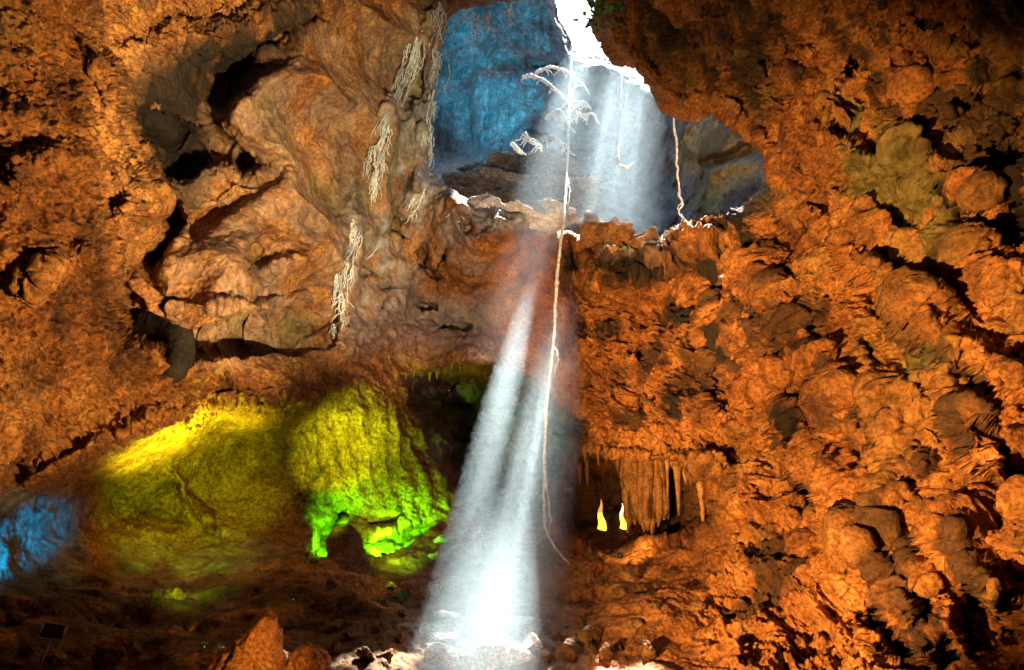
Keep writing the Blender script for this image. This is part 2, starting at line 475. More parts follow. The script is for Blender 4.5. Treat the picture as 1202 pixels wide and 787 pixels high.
plates = region([(160, 60), (240, 130), (400, 20), (530, 0), (510, 200), (480, 290), (420, 420), (250, 425), (180, 380), (215, 240)])
leftnear = region([(-300, -300), (420, -300), (400, 0), (240, 50), (150, 120), (180, 220), (130, 350), (190, 420), (330, 440), (340, 470), (100, 530), (-300, 620)])
greenrec = region([(60, 560), (200, 505), (320, 480), (430, 455), (520, 560), (500, 660), (350, 670), (200, 680), (100, 660)])
midwall = region([(400, 250), (560, 250), (640, 300), (640, 420), (470, 430), (400, 420)])
rightw = region([(640, 300), (900, 240), (1300, 200), (1300, 900), (820, 800), (860, 560), (680, 500)])
roofr = region([(720, -300), (1300, -300), (1300, 260), (1000, 290), (900, 190), (740, 80)])
tuff = np.clip(leftnear + rightw + roofr, 0, 1)
NRM = gnormal(P0)
smooth_p = np.zeros_like(X)
for x, y, rx, ry, ro in ((1150, 375, 55, 38, 20), (1022, 545, 17, 48, -5), (955, 645, 22, 34, -15), (895, 450, 46, 28, -20), (1010, 440, 30, 40, 0), (960, 235, 62, 13, 42),
                         (1060, 235, 38, 75, -35), (930, 168, 42, 12, 42), (800, 122, 52, 12, 10), (860, 640, 34, 30, 0), (905, 545, 30, 22, 0), (1110, 690, 16, 60, -25), (990, 520, 12, 40, -15),
                         (1170, 740, 24, 40, -20), (930, 275, 34, 26, 20), (1075, 415, 18, 30, -30), (750, 350, 34, 26, 0), (820, 330, 40, 14, 10)):
    a = math.radians(ro); dx, dy = WX2 - x, WY2 - y
    smooth_p = np.maximum(smooth_p, sstep(1.25, .75, np.sqrt(((dx * math.cos(a) + dy * math.sin(a)) / rx) ** 2 + ((-dx * math.sin(a) + dy * math.cos(a)) / ry) ** 2)))
smooth_p = np.maximum(smooth_p, .8 * sstep(24, 8, line_d(WX, WY, [(725, 50), (750, 95), (790, 116), (850, 124), (895, 165), (930, 210), (985, 262), (1050, 330), (1110, 385), (1190, 420)])))
tuff = tuff * (1 - .72 * smooth_p)
# blur the normals so that displacement does not fold
def blur(A, n=3):
    for _ in range(n):
        A = (A + np.roll(A, 1, 0) + np.roll(A, -1, 0) + np.roll(A, 1, 1) + np.roll(A, -1, 1)) / 5
    return A
NRM = blur(NRM, 10); NRM /= np.linalg.norm(NRM, axis=-1, keepdims=True)
toward = -(ray(X, Y)) / RR[..., None]
NRM = NRM * .55 + toward * .6; NRM /= np.linalg.norm(NRM, axis=-1, keepdims=True)

warp = np.stack([fbm(P0 * .9, 3, 40), fbm(P0 * .9 + 5, 3, 41), fbm(P0 * .9 + 11, 3, 42)], -1)
Pw = P0 + .35 * warp
# broad lumps
D = (.55 - .2 * rightw) * fbm(P0 * .35, 3, 50) + (.34 - .16 * rightw) * fbm(Pw * .9, 4, 51)
# karst: a few scooped cells, crumbly ridges, sharp small pits
f1, f2 = worley(Pw * 1.4, 60)
D += (.04 * tuff + .05) * (sstep(.05, .8, f1) - .6) * 1.3
D += (.20 * tuff + .12 * rightw * tuff + .10) * fbm(Pw * 1.3 + 8, 6, 84, .62, True)
D += (.13 * tuff + .05) * fbm(Pw * 4.6, 5, 80, .7)
D += (.05 * tuff + .03) * fbm(Pw * 12, 2, 86, .7)
D -= .16 * tuff * sstep(.12, .42, fbm(Pw * 2.6 + 40, 4, 90, .6))
D -= .12 * tuff * sstep(.10, .40, fbm(Pw * 6.3 + 70, 3, 94, .6))
# fibres running down to the right on the right hand side
al = math.radians(-48); ta = np.array([math.cos(al), 0, math.sin(al)]); tb = np.array([-math.sin(al), 0, math.cos(al)])
fib = fbm(np.stack([Pw @ ta * .9, Pw @ tb * 4.2, P0[..., 1] * 1.3], -1), 4, 70, .55, True)
D += .26 * np.clip(rightw + roofr, 0, 1) * (1 - .5 * smooth_p) * fib
# long diagonal folds of the right wall, slanting slabs on the left
fib2 = fbm(np.stack([Pw @ ta * .30, Pw @ tb * 1.1, P0[..., 1] * .4], -1), 3, 74, .5, True)
D += .62 * np.clip(rightw + .6 * roofr, 0, 1) * (fib2 - .2)
be = math.radians(38); tc_ = np.array([math.cos(be), 0, math.sin(be)]); td_ = np.array([-math.sin(be), 0, math.cos(be)])
slab = fbm(np.stack([P0 @ tc_ * .2 + .1 * warp[..., 0], P0 @ td_ * .6 + .1 * warp[..., 1], P0[..., 1] * .25], -1), 2, 76, .4)
D += 1.0 * plates * (.4 - np.abs(slab * 2.2))
# hanging drip folds in the recess
fol = fbm(np.stack([P0[..., 0] * 4.5, P0[..., 1] * 2.0, P0[..., 2] * .5], -1), 3, 71, .5, True)
D += .06 * greenrec * fol
D *= (1 - .38 * plates) * (1 - .62 * greenrec) * (1 - .25 * midwall) * (1 - edge)
near = np.clip(Z / 14, .55, 1.25)
P1 = P0 + NRM * (D * near)[..., None]

# tint: R grey limestone, painted light; G olive; B mineral stain, painted shade
n_a = fbm(P0 * .5 + 100, 4, 101); n_b = fbm(P0 * 1.4 + 60, 4, 102)
Rg = .8 * region([(400, 300), (470, 120), (500, 0), (620, -60), (560, 200), (620, 330), (560, 400), (420, 400)], 30) * sstep(-.5, .3, n_a + .4 * n_b)  # skylight on the rib and wall painted in as grey tint
Rg += .35 * plates * sstep(-.7, .3, n_b)
Rg += 1.0 * region([(475, 440), (690, 490), (640, 620), (540, 620)], 12) + .45 * region([(470, 640), (660, 640), (690, 800), (470, 800)], 20)  # shaft's scattered light in the recess painted in as grey; rubble greyed too
Rg += .5 * region([(130, 640), (330, 640), (280, 720), (120, 720)], 25)
Og = 1.0 * region([(975, 100), (1060, 150), (1120, 230), (1125, 310), (1060, 300), (985, 210)], 26) * sstep(-.6, 0, n_b)
Og += .9 * region([(872, 262), (880, 232), (905, 218), (935, 225), (905, 245), (890, 268)], 8)
Og += .9 * region([(1065, 400), (1110, 400), (1120, 440), (1060, 450)], 14) * sstep(-.2, .3, n_b)
Og += .6 * plates * sstep(0, .4, -n_a) + .5 * region([(40, 20), (0, 100), (-20, 0)], 30)
Og += .5 * roofr * sstep(.0, .4, n_a) + .3 * rightw * sstep(.12, .4, -n_a)
Dk = .97 * region([(225, 40), (330, 0), (420, -30), (360, 60), (250, 120), (240, 240), (165, 180), (150, 90)], 22) * sstep(-.7, -.1, n_b)  # shadow in the upper left gap painted in near black
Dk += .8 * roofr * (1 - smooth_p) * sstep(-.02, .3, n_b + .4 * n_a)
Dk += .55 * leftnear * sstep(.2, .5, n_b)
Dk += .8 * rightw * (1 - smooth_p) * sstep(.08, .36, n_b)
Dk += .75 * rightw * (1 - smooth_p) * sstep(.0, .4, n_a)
Dk += .7 * region([(662, 556), (690, 542), (800, 556), (845, 590), (835, 625), (740, 640), (660, 630)], 8) + .2 * region([(480, 446), (680, 490), (640, 615), (545, 610)], 8)  # shade inside grotto and recess painted in dark
Dk += .7 * region([(-300, 660), (330, 690), (480, 700), (480, 900), (-300, 900)], 20) * sstep(-.5, .2, n_b)  # lower left bank darkened unevenly
Dk += .7 * region([(660, 292), (850, 285), (850, 318), (660, 322)], 8)  # strip of shade below the ledge painted in dark
Rg += .9 * region([(-40, 570), (95, 580), (90, 690), (-40, 710)], 15)  # far left patch greyed to take the blue lamp's light
sun_l = ledge * sstep(30, 12, wsd)  # ledge lip mask: sunlight painted in as a paler tint
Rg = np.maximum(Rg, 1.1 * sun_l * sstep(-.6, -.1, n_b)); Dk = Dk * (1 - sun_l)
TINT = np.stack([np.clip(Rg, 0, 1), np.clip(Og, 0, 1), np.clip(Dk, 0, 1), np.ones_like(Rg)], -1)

Vall = P1.reshape(-1, 3); Tall = TINT.reshape(-1, 4)
cen = lambda A: (A[:-1, :-1] + A[1:, :-1] + A[1:, 1:] + A[:-1, 1:]) / 4
fx, fy = cen(X), cen(Y); fwx, fwy = cen(WX2), cen(WY2)
open_ = cen(wsd) < 0
lab = np.zeros(fx.shape, int)
SEC = [
    ('left_cave_wall', None),
    ('right_cave_wall', [(640, 290), (900, 236), (985, 268), (1080, 400), (1202, 440), (1900, 600), (1900, 1100), (850, 1100), (830, 650), (860, 560), (690, 500), (640, 440)]),
    ('cave_roof', [(620, -30), (700, -700), (2000, -700), (2000, 620), (1202, 440), (1080, 400), (985, 268), (900, 200), (706, 40)]),
    ('back_cave_wall', [(470, -30), (520, -30), (620, -30), (560, 120), (580, 240), (900, 250), (640, 290), (640, 440), (690, 500), (660, 640), (520, 640), (470, 440), (395, 410), (410, 280)]),
    ('recess_wall', [(-20, 590), (110, 530), (310, 485), (425, 452), (470, 460), (530, 530), (520, 640), (470, 670), (340, 680), (-20, 700)]),
    ('rubble_slope', [(-700, 720), (-20, 690), (340, 675), (520, 640), (660, 625), (850, 640), (860, 1100), (-700, 1100)]),
]
for k, (nm, pl) in enumerate(SEC):
    if pl is not None:
        lab[poly_sd(fwx, fwy, pl) < 0] = k
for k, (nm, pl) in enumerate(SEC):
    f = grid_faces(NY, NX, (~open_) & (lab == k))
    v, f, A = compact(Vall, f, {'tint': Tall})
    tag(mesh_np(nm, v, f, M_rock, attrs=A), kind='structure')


def surf(x, y):
    """point of the finished cave surface seen at photo pixel x, y"""
    j = int(np.argmin(np.abs(gx - x))); i = int(np.argmin(np.abs(gy - y)))
    return P1[i, j]


def depth(x, y):
    return float((surf(x, y) - CAM) @ F_)


# ------------------------------------------------------------------ UPPER CHAMBER
ux = axis(470, 940, 1.5, 330, 1080); uy = axis(-90, 310, 1.5, -240, 380)
UX, UY = np.meshgrid(ux, uy)
UPTS = [(340, -200, 40), (340, 100, 40), (340, 370, 36), (500, -200, 42), (520, 60, 43), (520, 180, 42), (560, 60, 42.5), (600, 30, 42), (640, 60, 42), (640, 0, 42),
        (600, 100, 40.5), (600, 170, 39.5), (640, 150, 38.5), (690, 120, 40), (690, 200, 38), (540, 200, 40), (600, 215, 33.5), (540, 225, 33), (660, 225, 34), (600, 240, 31),
        (700, 245, 33), (760, 200, 36), (740, 120, 39), (760, 260, 33), (820, 180, 32), (880, 160, 29), (880, 220, 28), (830, 250, 29), (920, 200, 27), (1070, 100, 26), (1070, 300, 26),
        (700, -200, 42), (1000, -200, 36), (800, 80, 35), (800, 0, 38), (640, 320, 30), (850, 320, 27), (720, 40, 42)]
UZ = rbf(UPTS, UX, UY)
q = np.stack([UX / 45, UY / 45, 0 * UX], -1)
uwx = UX + 7 * fbm(q, 4, 111, .6); uwy = UY + 7 * fbm(q + 20, 4, 112, .6)


def ustep(pts, amt, w=6):
    global UZ
    UZ = UZ + amt * sstep(w, -w, poly_sd(uwx, uwy, pts))


ustep([(510, 205), (540, 195), (590, 190), (640, 193), (688, 202), (690, 330), (500, 330)], -2.2, 4)
ustep([(560, 218), (620, 206), (670, 212), (690, 240), (680, 330), (540, 330)], -1.2, 4)
ustep([(600, 160), (622, 140), (660, 165), (680, 200), (590, 200)], -1.5, 6)
ustep([(560, 90), (650, 90), (690, 135), (660, 165), (600, 150), (575, 200), (555, 150)], -.9, 8)
ustep([(800, 120), (860, 130), (880, 165), (850, 180), (820, 190), (795, 170)], -1.3, 6)
ustep([(830, 200), (900, 180), (920, 240), (860, 270), (830, 250)], -1.6, 8)
HOLE = [(750, -40), (664, -40), (650, -12), (652, 10), (660, 34), (672, 55), (690, 64), (712, 70), (735, 84), (758, 98), (800, 112), (830, 60), (830, -22), (775, -36)]
hsd = poly_sd(uwx, uwy, HOLE)
UZ = UZ + 2.0 * sstep(14, 0, hsd) ** 2 * sstep(-25, 0, UY)
U0 = at(UX, UY, UZ); tw = -ray(UX, UY); tw /= np.linalg.norm(tw, axis=-1, keepdims=True)
uw = U0 + .5 * np.stack([fbm(U0 * .6, 3, 120), fbm(U0 * .6 + 5, 3, 121), fbm(U0 * .6 + 9, 3, 122)], -1)
drape = fbm(np.stack([U0[..., 0] * 2.4, U0[..., 1] * 1.2, U0[..., 2] * .28], -1), 3, 123, .5, True)
a1, a2 = worley(uw * .8, 124)
UD = .7 * fbm(uw * .4, 4, 125) + .26 * drape + .5 * (.4 - sstep(0, .7, a1)) + .3 * fbm(uw * 1.6, 5, 126, .62, True)
U1 = U0 + tw * UD[..., None]
ut = np.zeros(UX.shape + (4,)); ut[..., 3] = 1
ut[..., 0] = .75 * sstep(12, -12, poly_sd(uwx, uwy, [(510, 200), (600, 188), (690, 200), (720, 330), (500, 330)]))
ut[..., 1] = .8 * sstep(15, -15, poly_sd(uwx, uwy, [(800, 150), (920, 120), (930, 290), (820, 290)])) * sstep(-.4, .2, fbm(U0 * .6, 3, 130))
ut[..., 2] = .6 * sstep(.0, .4, fbm(U0 * .8 + 50, 4, 131))
f = grid_faces(*UX.shape, ~((hsd[:-1, :-1] + hsd[1:, 1:]) / 2 < 0))
v, f, A = compact(U1.reshape(-1, 3), f, {'tint': ut.reshape(-1, 4)})
tag(mesh_np('upper_cave_wall', v, f, M_upper, attrs=A), kind='structure')

# roof slab over the upper chamber: closes most of the sky above it
sx = np.linspace(-14, 16, 60); sy = np.linspace(0, 1, 30)
top_b = at(np.interp(sx, [-14, 16], [330, 1080]), np.full(60, -235.), np.full(60, 40.))

# ------------------------------------------------------------------ rest of the cave, behind the camera, and the floor
nu, nv = 120, 70
th = np.linspace(0, 2 * math.pi, nu); ph = np.linspace(-.55, math.pi / 2, nv)
TH, PH = np.meshgrid(th, ph)
dirs = np.stack([np.cos(PH) * np.sin(TH), np.cos(PH) * np.cos(TH), np.sin(PH)], -1)
rad = 13.2 + .9 * fbm(dirs * 3, 4, 140)
rad[:, -1] = rad[:, 0]
V = CAM + dirs * rad[..., None]
fw = dirs @ F_; px = CX + FPX * (dirs @ R_) / np.maximum(fw, 1e-6); py = CY - FPX * (dirs @ U_) / np.maximum(fw, 1e-6)
inside = (fw > .2) & (px > -520) & (px < 1720) & (py > -520) & (py < 1200)
f = grid_faces(nv, nu, ~(inside[:-1, :-1] & inside[1:, 1:] & inside[1:, :-1] & inside[:-1, 1:]))
v, f, A = compact(V.reshape(-1, 3), f, {'tint': np.tile([.1, 0, .5, 1.], (nu * nv, 1))})
tag(mesh_np('rear_cave_wall', v, f, M_rock, attrs=A), kind='structure')
n = 160
fxx, fyy = np.meshgrid(np.linspace(-16, 16, n), np.linspace(-14, 24, n))
V = np.stack([fxx, fyy, 0 * fxx], -1); V[..., 2] = .12 * fbm(V * .7, 4, 150) - .05
f = grid_faces(n, n, np.ones((n - 1, n - 1), bool))
tag(mesh_np('cave_floor', V.reshape(-1, 3), f, M_rock, attrs={'tint': np.tile([.2, 0, .3, 1.], (n * n, 1))}), kind='structure')


# ------------------------------------------------------------------ small geometry builders
def tube(pts, radii, seg=7, jitter=0.0, seed=0, caps=True):
    pts = np.array(pts, float); radii = np.array(radii, float); r = np.random.default_rng(seed)
    T = np.gradient(pts, axis=0); T /= np.linalg.norm(T, axis=1, keepdims=True) + 1e-9
    up = np.array([0.3, 0.9, 0.2]); V = []
    for k in range(len(pts)):
        a = np.cross(T[k], up); a /= np.linalg.norm(a) + 1e-9; b = np.cross(T[k], a)
        an = np.linspace(0, 2 * math.pi, seg, endpoint=False)
        rr = radii[k] * (1 + jitter * r.uniform(-1, 1, seg))
        V.append(pts[k] + (np.cos(an) * rr)[:, None] * a + (np.sin(an) * rr)[:, None] * b)
    V = np.concatenate(V); F = []
    for k in range(len(pts) - 1):
        for s in range(seg):
            t = (s + 1) % seg
            F.append((k * seg + s, k * seg + t, (k + 1) * seg + t, (k + 1) * seg + s))
    return V, np.array(F)


def curve(pts, n):
    """Catmull-Rom resample"""
    p = np.array(pts, float); p = np.vstack([2 * p[0] - p[1], p, 2 * p[-1] - p[-2]]); out = []
    m = len(p) - 3
    for t in np.linspace(0, m - 1e-6, n):
        k = int(t); u = t - k; a, b, c, d = p[k:k + 4]
        out.append(.5 * (2 * b + (c - a) * u + (2 * a - 5 * b + 4 * c - d) * u * u + (3 * b - a - 3 * c + d) * u ** 3))
    return np.array(out)


def strand_geo(px, n, r0, r1, wob, seed, jit=.25):
    """px: list of (x, y, Z)"""
    c = curve([at(np.float64(x), np.float64(y), np.float64(z)) for x, y, z in px], n)
    t = np.linspace(0, 1, n)[:, None]
    c = c + wob * np.stack([fbm(np.concatenate([t * 9, t * 0 + seed, t * 0 + k], 1), 3, 200 + seed) for k in range(3)], -1)
    rad = np.linspace(r0, r1, n) * (1 + .25 * vnoise(np.concatenate([t * 25, t * 0, t * 0 + seed], 1), 5)); rad[0] *= .1; rad[-1] *= .1
    return tube(c, rad, 7, jit, seed)


def join(parts):
    Vs, Fs, o = [], [], 0
    for v, f in parts:
        Vs.append(v); Fs.append(f + o); o += len(v)
    return np.concatenate(Vs), np.concatenate(Fs)


def local(o, V, F, mat, parent):
    return mesh_np(o, V, F, mat, parent)


def thing_mesh(name, V, F, mat, label, cat, group=None):
    """one mesh, its origin at its base"""
    base = np.array([V[:, 0].mean(), V[:, 1].mean(), V[:, 2].min()])
    o = mesh_np(name, V - base, F, mat); o.location = base
    return tag(o, label, cat, group)


def ico(sub=4):
    t = (1 + 5 ** .5) / 2
    V = [np.array(p, float) for p in [(-1, t, 0), (1, t, 0), (-1, -t, 0), (1, -t, 0), (0, -1, t), (0, 1, t), (0, -1, -t), (0, 1, -t), (t, 0, -1), (t, 0, 1), (-t, 0, -1), (-t, 0, 1)]]
    F = [(0, 11, 5), (0, 5, 1), (0, 1, 7), (0, 7, 10), (0, 10, 11), (1, 5, 9), (5, 11, 4), (11, 10, 2), (10, 7, 6), (7, 1, 8), (3, 9, 4), (3, 4, 2), (3, 2, 6), (3, 6, 8), (3, 8, 9), (4, 9, 5), (2, 4, 11), (6, 2, 10), (8, 6, 7), (9, 8, 1)]
    for _ in range(sub):
        c = {}; nf = []
        def m(a, b):
            k = (min(a, b), max(a, b))
            if k not in c:
                c[k] = len(V); V.append((V[a] + V[b]) / 2)
            return c[k]
        for a, b, d in F:
            x, y, z = m(a, b), m(b, d), m(d, a); nf += [(a, x, z), (b, y, x), (d, z, y), (x, y, z)]
        F = nf
    V = np.array(V); V /= np.linalg.norm(V, axis=1, keepdims=True)
    return V, np.array(F)


ICO5 = ico(5); ICO4 = ico(4)


def rock_geo(size, seed, sharp=.35, base=ICO4, amp=.22, pits=.08):
    V, F = base; r = np.random.default_rng(seed); V = V.copy()
    for _ in range(int(16 * sharp) + 6):                        # knocked-off faces
        d = r.normal(size=3); d /= np.linalg.norm(d); h = r.uniform(.35, .85)
        s = V @ d; V = V - np.maximum(0, s - h)[:, None] * d * .97
    o = r.uniform(0, 50, 3)
    V = V * (1 + 1.5 * amp * fbm(V * 1.6 + o, 4, seed, .6) + 1.6 * pits * fbm(V * 3.5 + o, 4, seed + 3, .6, True))[:, None]
    return V * np.array(size), F


# ------------------------------------------------------------------ hanging vines
def vine(px, n, r0, r1, wob, seed, mat, label, cat='vine', name='hanging_vine', side=(), group=None):
    root_p = at(np.float64(px[0][0]), np.float64(px[0][1]), np.float64(px[0][2]))
    o = empty(name, root_p)
    tag(o, label, cat, group)
    V, F = strand_geo(px, n, r0, r1, wob, seed)
    mesh_np('stem', V - root_p, F, mat, o)
    for k, s in enumerate(side):
        V, F = strand_geo(s, 14, r0 * .6, r1 * .4, wob * .5, seed + 10 + k)
        mesh_np('rootlet', V - root_p, F, mat, o)
    return o


vine([(672, 50, 34.5), (670, 90, 31.2), (668, 130, 28.2), (665, 200, 24.3), (660, 262, 21.2), (655, 340, 19.5), (651, 400, 18.6), (645, 470, 17.8), (640, 550, 17.0), (640, 610, 16.6), (650, 640, 16.4), (668, 664, 16.2)],
     160, .05, .02, .08, 3, M_root, 'long pale vine hanging from the skylight down through the light shaft to the rubble', side=[
         [(669, 105, 30.1), (675, 120, 29), (672, 138, 28)], [(665, 205, 24.1), (669, 225, 23), (666, 245, 22)], [(656, 330, 19.6), (652, 350, 19.3), (655, 372, 19)],
         [(650, 405, 18.5), (655, 420, 18.4), (650, 440, 18.1)], [(640, 560, 16.9), (645, 590, 16.7), (646, 630, 16.4)]])
vine([(729, 84, 31.8), (728, 120, 29.0), (728, 150, 27.1), (725, 180, 25.4), (726, 192, 24.8), (734, 197, 24.5), (742, 192, 24.8)], 60, .045, .025, .07, 4, M_root,
     'short pale vine with a hooked end, hanging right of the long vine', side=[[(728, 100, 30.5), (732, 112, 29.6), (730, 126, 28.6)], [(725, 183, 25.3), (722, 190, 24.9), (728, 201, 24.4)]])
vine([(790, 128, 22), (792, 160, 22), (794, 190, 22), (796, 220, 22), (799, 240, 22), (797, 254, 22), (806, 264, 22), (814, 272, 22)], 80, .03, .025, .12, 5, M_root,
     'thin knotted vine hanging at the right side of the opening before the dark wall', side=[[(795, 225, 22), (799, 236, 21.9), (796, 246, 21.9)], [(797, 250, 22), (801, 256, 22), (799, 262, 21.9)]])


# ---- roots hanging along the rib left of the opening
def roots(strands, label, seed, r=.035, mat=None):
    p0 = at(*[np.float64(q) for q in strands[0][0]])
    o = tag(empty('hanging_root', p0), label, 'root', 'pale roots on the rock rib left of the opening')
    rg = np.random.default_rng(seed)
    for k, s in enumerate(strands):
        c = curve(s, 24); gs = []
        gs.append(strand_geo(s, 44, r * .8, r * .3, .05, seed + k))
        for q_ in range(9):                                      # fine hairs leaving the strand
            a_ = rg.integers(1, 16); b_ = min(23, a_ + rg.integers(4, 8))
            w_ = rg.normal(size=2) * (3.5, 2)
            gs.append(strand_geo([tuple(c[a_]), (c[(a_ + b_) // 2][0] + w_[0], c[(a_ + b_) // 2][1] + abs(w_[1]), c[(a_ + b_) // 2][2] - .05), (c[b_][0] + 1.7 * w_[0], c[b_][1] + 3, c[b_][2])], 14, r * .4, r * .14, .03, seed + q_ + 40))
        V, F = join(gs)
        mesh_np('rootlet', V - p0, F, mat or M_root, o)


def on(x, y, off=.12):
    return (x, y, depth(x, y) - off)


roots([[on(517, 2), on(515, 30), on(513, 60)], [on(508, 56), on(509, 80), on(506, 106)], [on(513, 60), on(511, 78), on(512, 96)]], 'thin pale root at the top left edge of the opening, uppermost of its row', 20, .04)
roots([[on(496, 35), on(490, 60), on(486, 85)], [on(487, 40), on(484, 70), on(486, 88)]], 'thin short root on the bluish rock face just left of the opening', 25, .03)
roots([[on(505, 110), on(500, 150), on(497, 195)], [on(508, 105), on(504, 140), on(502, 170)], [on(498, 165), on(494, 185), on(490, 206)], [on(501, 130), on(497, 160), on(495, 186)]],
      'pale root strand running down the left edge of the opening beside the blue wall', 30, .04)
roots([[on(445, 165), on(441, 200), on(442, 240)], [on(448, 170), on(446, 210), on(440, 236)], [on(440, 175), on(437, 210), on(440, 245)], [on(452, 150), on(447, 180), on(444, 200)], [on(443, 200), on(436, 232), on(432, 255)]],
      'thick bundle of pale roots on the rock rib halfway down its row', 36, .035)
roots([[on(414, 256), on(416, 280), on(422, 303)], [on(412, 262), on(413, 286), on(420, 300)], [on(418, 270), on(421, 288), on(423, 304)]], 'pale root tuft ending in a point below the thick bundle', 46, .04)
roots([[on(398, 344), on(399, 365), on(404, 384)], [on(402, 345), on(403, 365), on(402, 390)], [on(395, 380), on(391, 388), on(392, 396)], [on(397, 350), on(396, 374), on(395, 394)]], 'lowest pale root tuft with a small loop beside a dark hollow', 52, .035)
roots([[on(498, 214), on(482, 240), on(465, 262), on(448, 285), on(430, 305)], [on(500, 220), on(488, 245), on(474, 266)], [on(492, 216), on(470, 246), on(455, 270)]], 'long pale root slanting down to the left across the brown rib', 58, .03)
roots([[on(500, 212), on(520, 224), on(540, 240), on(560, 247)], [on(505, 214), on(522, 232), on(532, 250), on(538, 262)], [on(512, 218), on(530, 234), on(552, 246)], [on(498, 208), on(510, 216), on(528, 222)]],
      'pale branching root spreading right over the lower left corner of the opening', 64, .045)
roots([[on(560, 16), on(556, 36), on(558, 46)], [on(600, 4), on(597, 20), on(600, 34)], [on(574, 12), on(573, 26), on(575, 38)]], 'pale ragged root fringe hanging from the top edge of the opening', 72, .05)

rc = np.random.default_rng(77)
for line in ([(522, -4), (512, 40), (507, 90), (502, 140), (497, 190), (492, 212)], [(492, 30), (478, 80), (462, 120), (447, 165), (436, 210), (424, 255), (412, 300), (404, 340), (398, 372)]):
    c_ = curve([(a, b, 0) for a, b in line], 60)[:, :2]
    for k in range(9):
        a_ = int(rc.integers(0, 46)); L_ = int(rc.integers(8, 14)); q_ = c_[a_:a_ + L_:3] + rc.normal(size=2) * (4, 1) + rc.normal(size=(len(c_[a_:a_ + L_:3]), 2)) * 1.6
        st = [on(x, y, .16) for x, y in q_]
        p0 = at(*[np.float64(v) for v in st[0]])
        V, F = join([strand_geo([(x + d, y + abs(d), z) for x, y, z in st], 40, .014, .005, .06, int(rc.integers(1, 999))) for d in rc.normal(size=9) * 4.5])
        o = mesh_np('hanging_root', V - p0, F, M_silver); o.location = p0
        tag(o, 'fine silvery root strand in the curtain trailing down the rock edge left of the opening', 'root', 'fine roots left of the opening')

# ---- drooping sunlit branches in the upper chamber
BR = [
    ([(612, 91, 29), (628, 90, 29), (645, 99, 29), (662, 116, 29), (678, 132, 29), (690, 144, 29)], 'long pale branch drooping left of the long vine, uppermost pair'),
    ([(628, 86, 29), (648, 79, 29), (668, 86, 29), (684, 98, 29), (692, 112, 29)], 'pale arched branch crossing the long vine near its top'),
    ([(672, 122, 29), (684, 120, 29), (690, 126, 29)], 'shortest pale branch stub right of the long vine'),
    ([(640, 140, 29), (655, 131, 29), (664, 142, 29), (676, 156, 29)], 'pale bent branch peaking left of the long vine at mid height'),
    ([(664, 130, 29), (680, 136, 29), (695, 134, 29), (704, 146, 29)], 'pale branch drooping to the right of the long vine'),
    ([(615, 156, 29), (622, 166, 29), (634, 172, 29), (638, 190, 29)], 'crooked pale branch on the left above the tiered boulder'),
    ([(634, 165, 29), (648, 160, 29), (660, 170, 29), (676, 184, 29)], 'low pale arched branch crossing the long vine above the ledge'),
    ([(600, 168, 29), (608, 178, 29), (617, 188, 29)], 'short pale branch lying at the back left of the tiered boulder'),
]
for k, (p, l) in enumerate(BR):
    z_ = (28.8, 31.4, 28.9, 27.2, 28.2, 28.2, 25.7, 28.6)[k]
    p = [(x, y, z_) for x, y, _ in p]
    gs = [strand_geo(p, 44, .085, .025, .05, 80 + k, .2)]
    c = curve(p, 24); rg = np.random.default_rng(80 + k)
    for q_ in range(9):
        a_ = int(rg.integers(2, 20)); w_ = rg.normal(size=2) * (5, 3)
        gs.append(strand_geo([tuple(c[a_]), (c[a_][0] + w_[0], c[a_][1] + abs(w_[1]) + 1, c[a_][2] - .1), (c[a_][0] + 1.6 * w_[0], c[a_][1] + abs(w_[1]) + 6, c[a_][2] - .15)], 12, .035, .012, .04, 7 * k + q_))
    V, F = join(gs)
    thing_mesh('drooping_branch', V, F, M_root, l, 'branch', 'sunlit branches around the long vine')

# ---- leaves at the rim
def leaf_cluster(p, nl, size, seed, label, name='leafy_plant', spread=.5):
    r = np.random.default_rng(seed); o = tag(empty(name, p), label, 'plant')
    parts = []
    for k in range(nl):
        d = r.normal(size=3); d[2] = abs(d[2]) * .8; d /= np.linalg.norm(d)
        s = size * r.uniform(.6, 1.2); b = d * spread * r.uniform(.2, 1)
        a = np.cross(d, r.normal(size=3)); a /= np.linalg.norm(a)
        up = np.cross(a, d)
        t = np.array([0, .3, .7, 1.0]); w = np.array([.05, .28, .22, .02])
        V = []; 
        for q_, w_ in zip(t, w):
            m_ = b + d * s * q_ + up * s * .25 * math.sin(q_ * 3); V += [m_ - a * s * w_, m_ + up * -s * .04, m_ + a * s * w_]
        Fq = []
        for i_ in range(3):
            for j_ in range(2):
                Fq.append((i_ * 3 + j_, i_ * 3 + j_ + 1, i_ * 3 + j_ + 4, i_ * 3 + j_ + 3))
        parts.append((np.array(V), np.array(Fq)))
    V, F = join(parts); mesh_np('foliage', V, F, M_leaf, o)
    st = []
    for k in range(5):
        d = r.normal(size=3); d[2] = abs(d[2]); d /= np.linalg.norm(d)
        st.append(tube([(0, 0, -.1 * spread), d * spread * .3, d * spread * .7], [.02, .015, .006], 5))
    V, F = join(st); mesh_np('stem', V, F, M_rootb, o)


leaf_cluster(at(*map(np.float64, (704, 22, 20.3))), 60, .26, 5, 'small green bush at the edge of the bright skylight', spread=.55)
leaf_cluster(surf(472, 706) + np.array([0, -.1, 0]), 22, .11, 6, 'small green seedling with pale leaves left of the sunlit rubble', spread=.13)
leaf_cluster(surf(447, 716) + np.array([0, -.1, 0]), 10, .10, 8, 'smallest green sprout on the dark rubble', spread=.08)

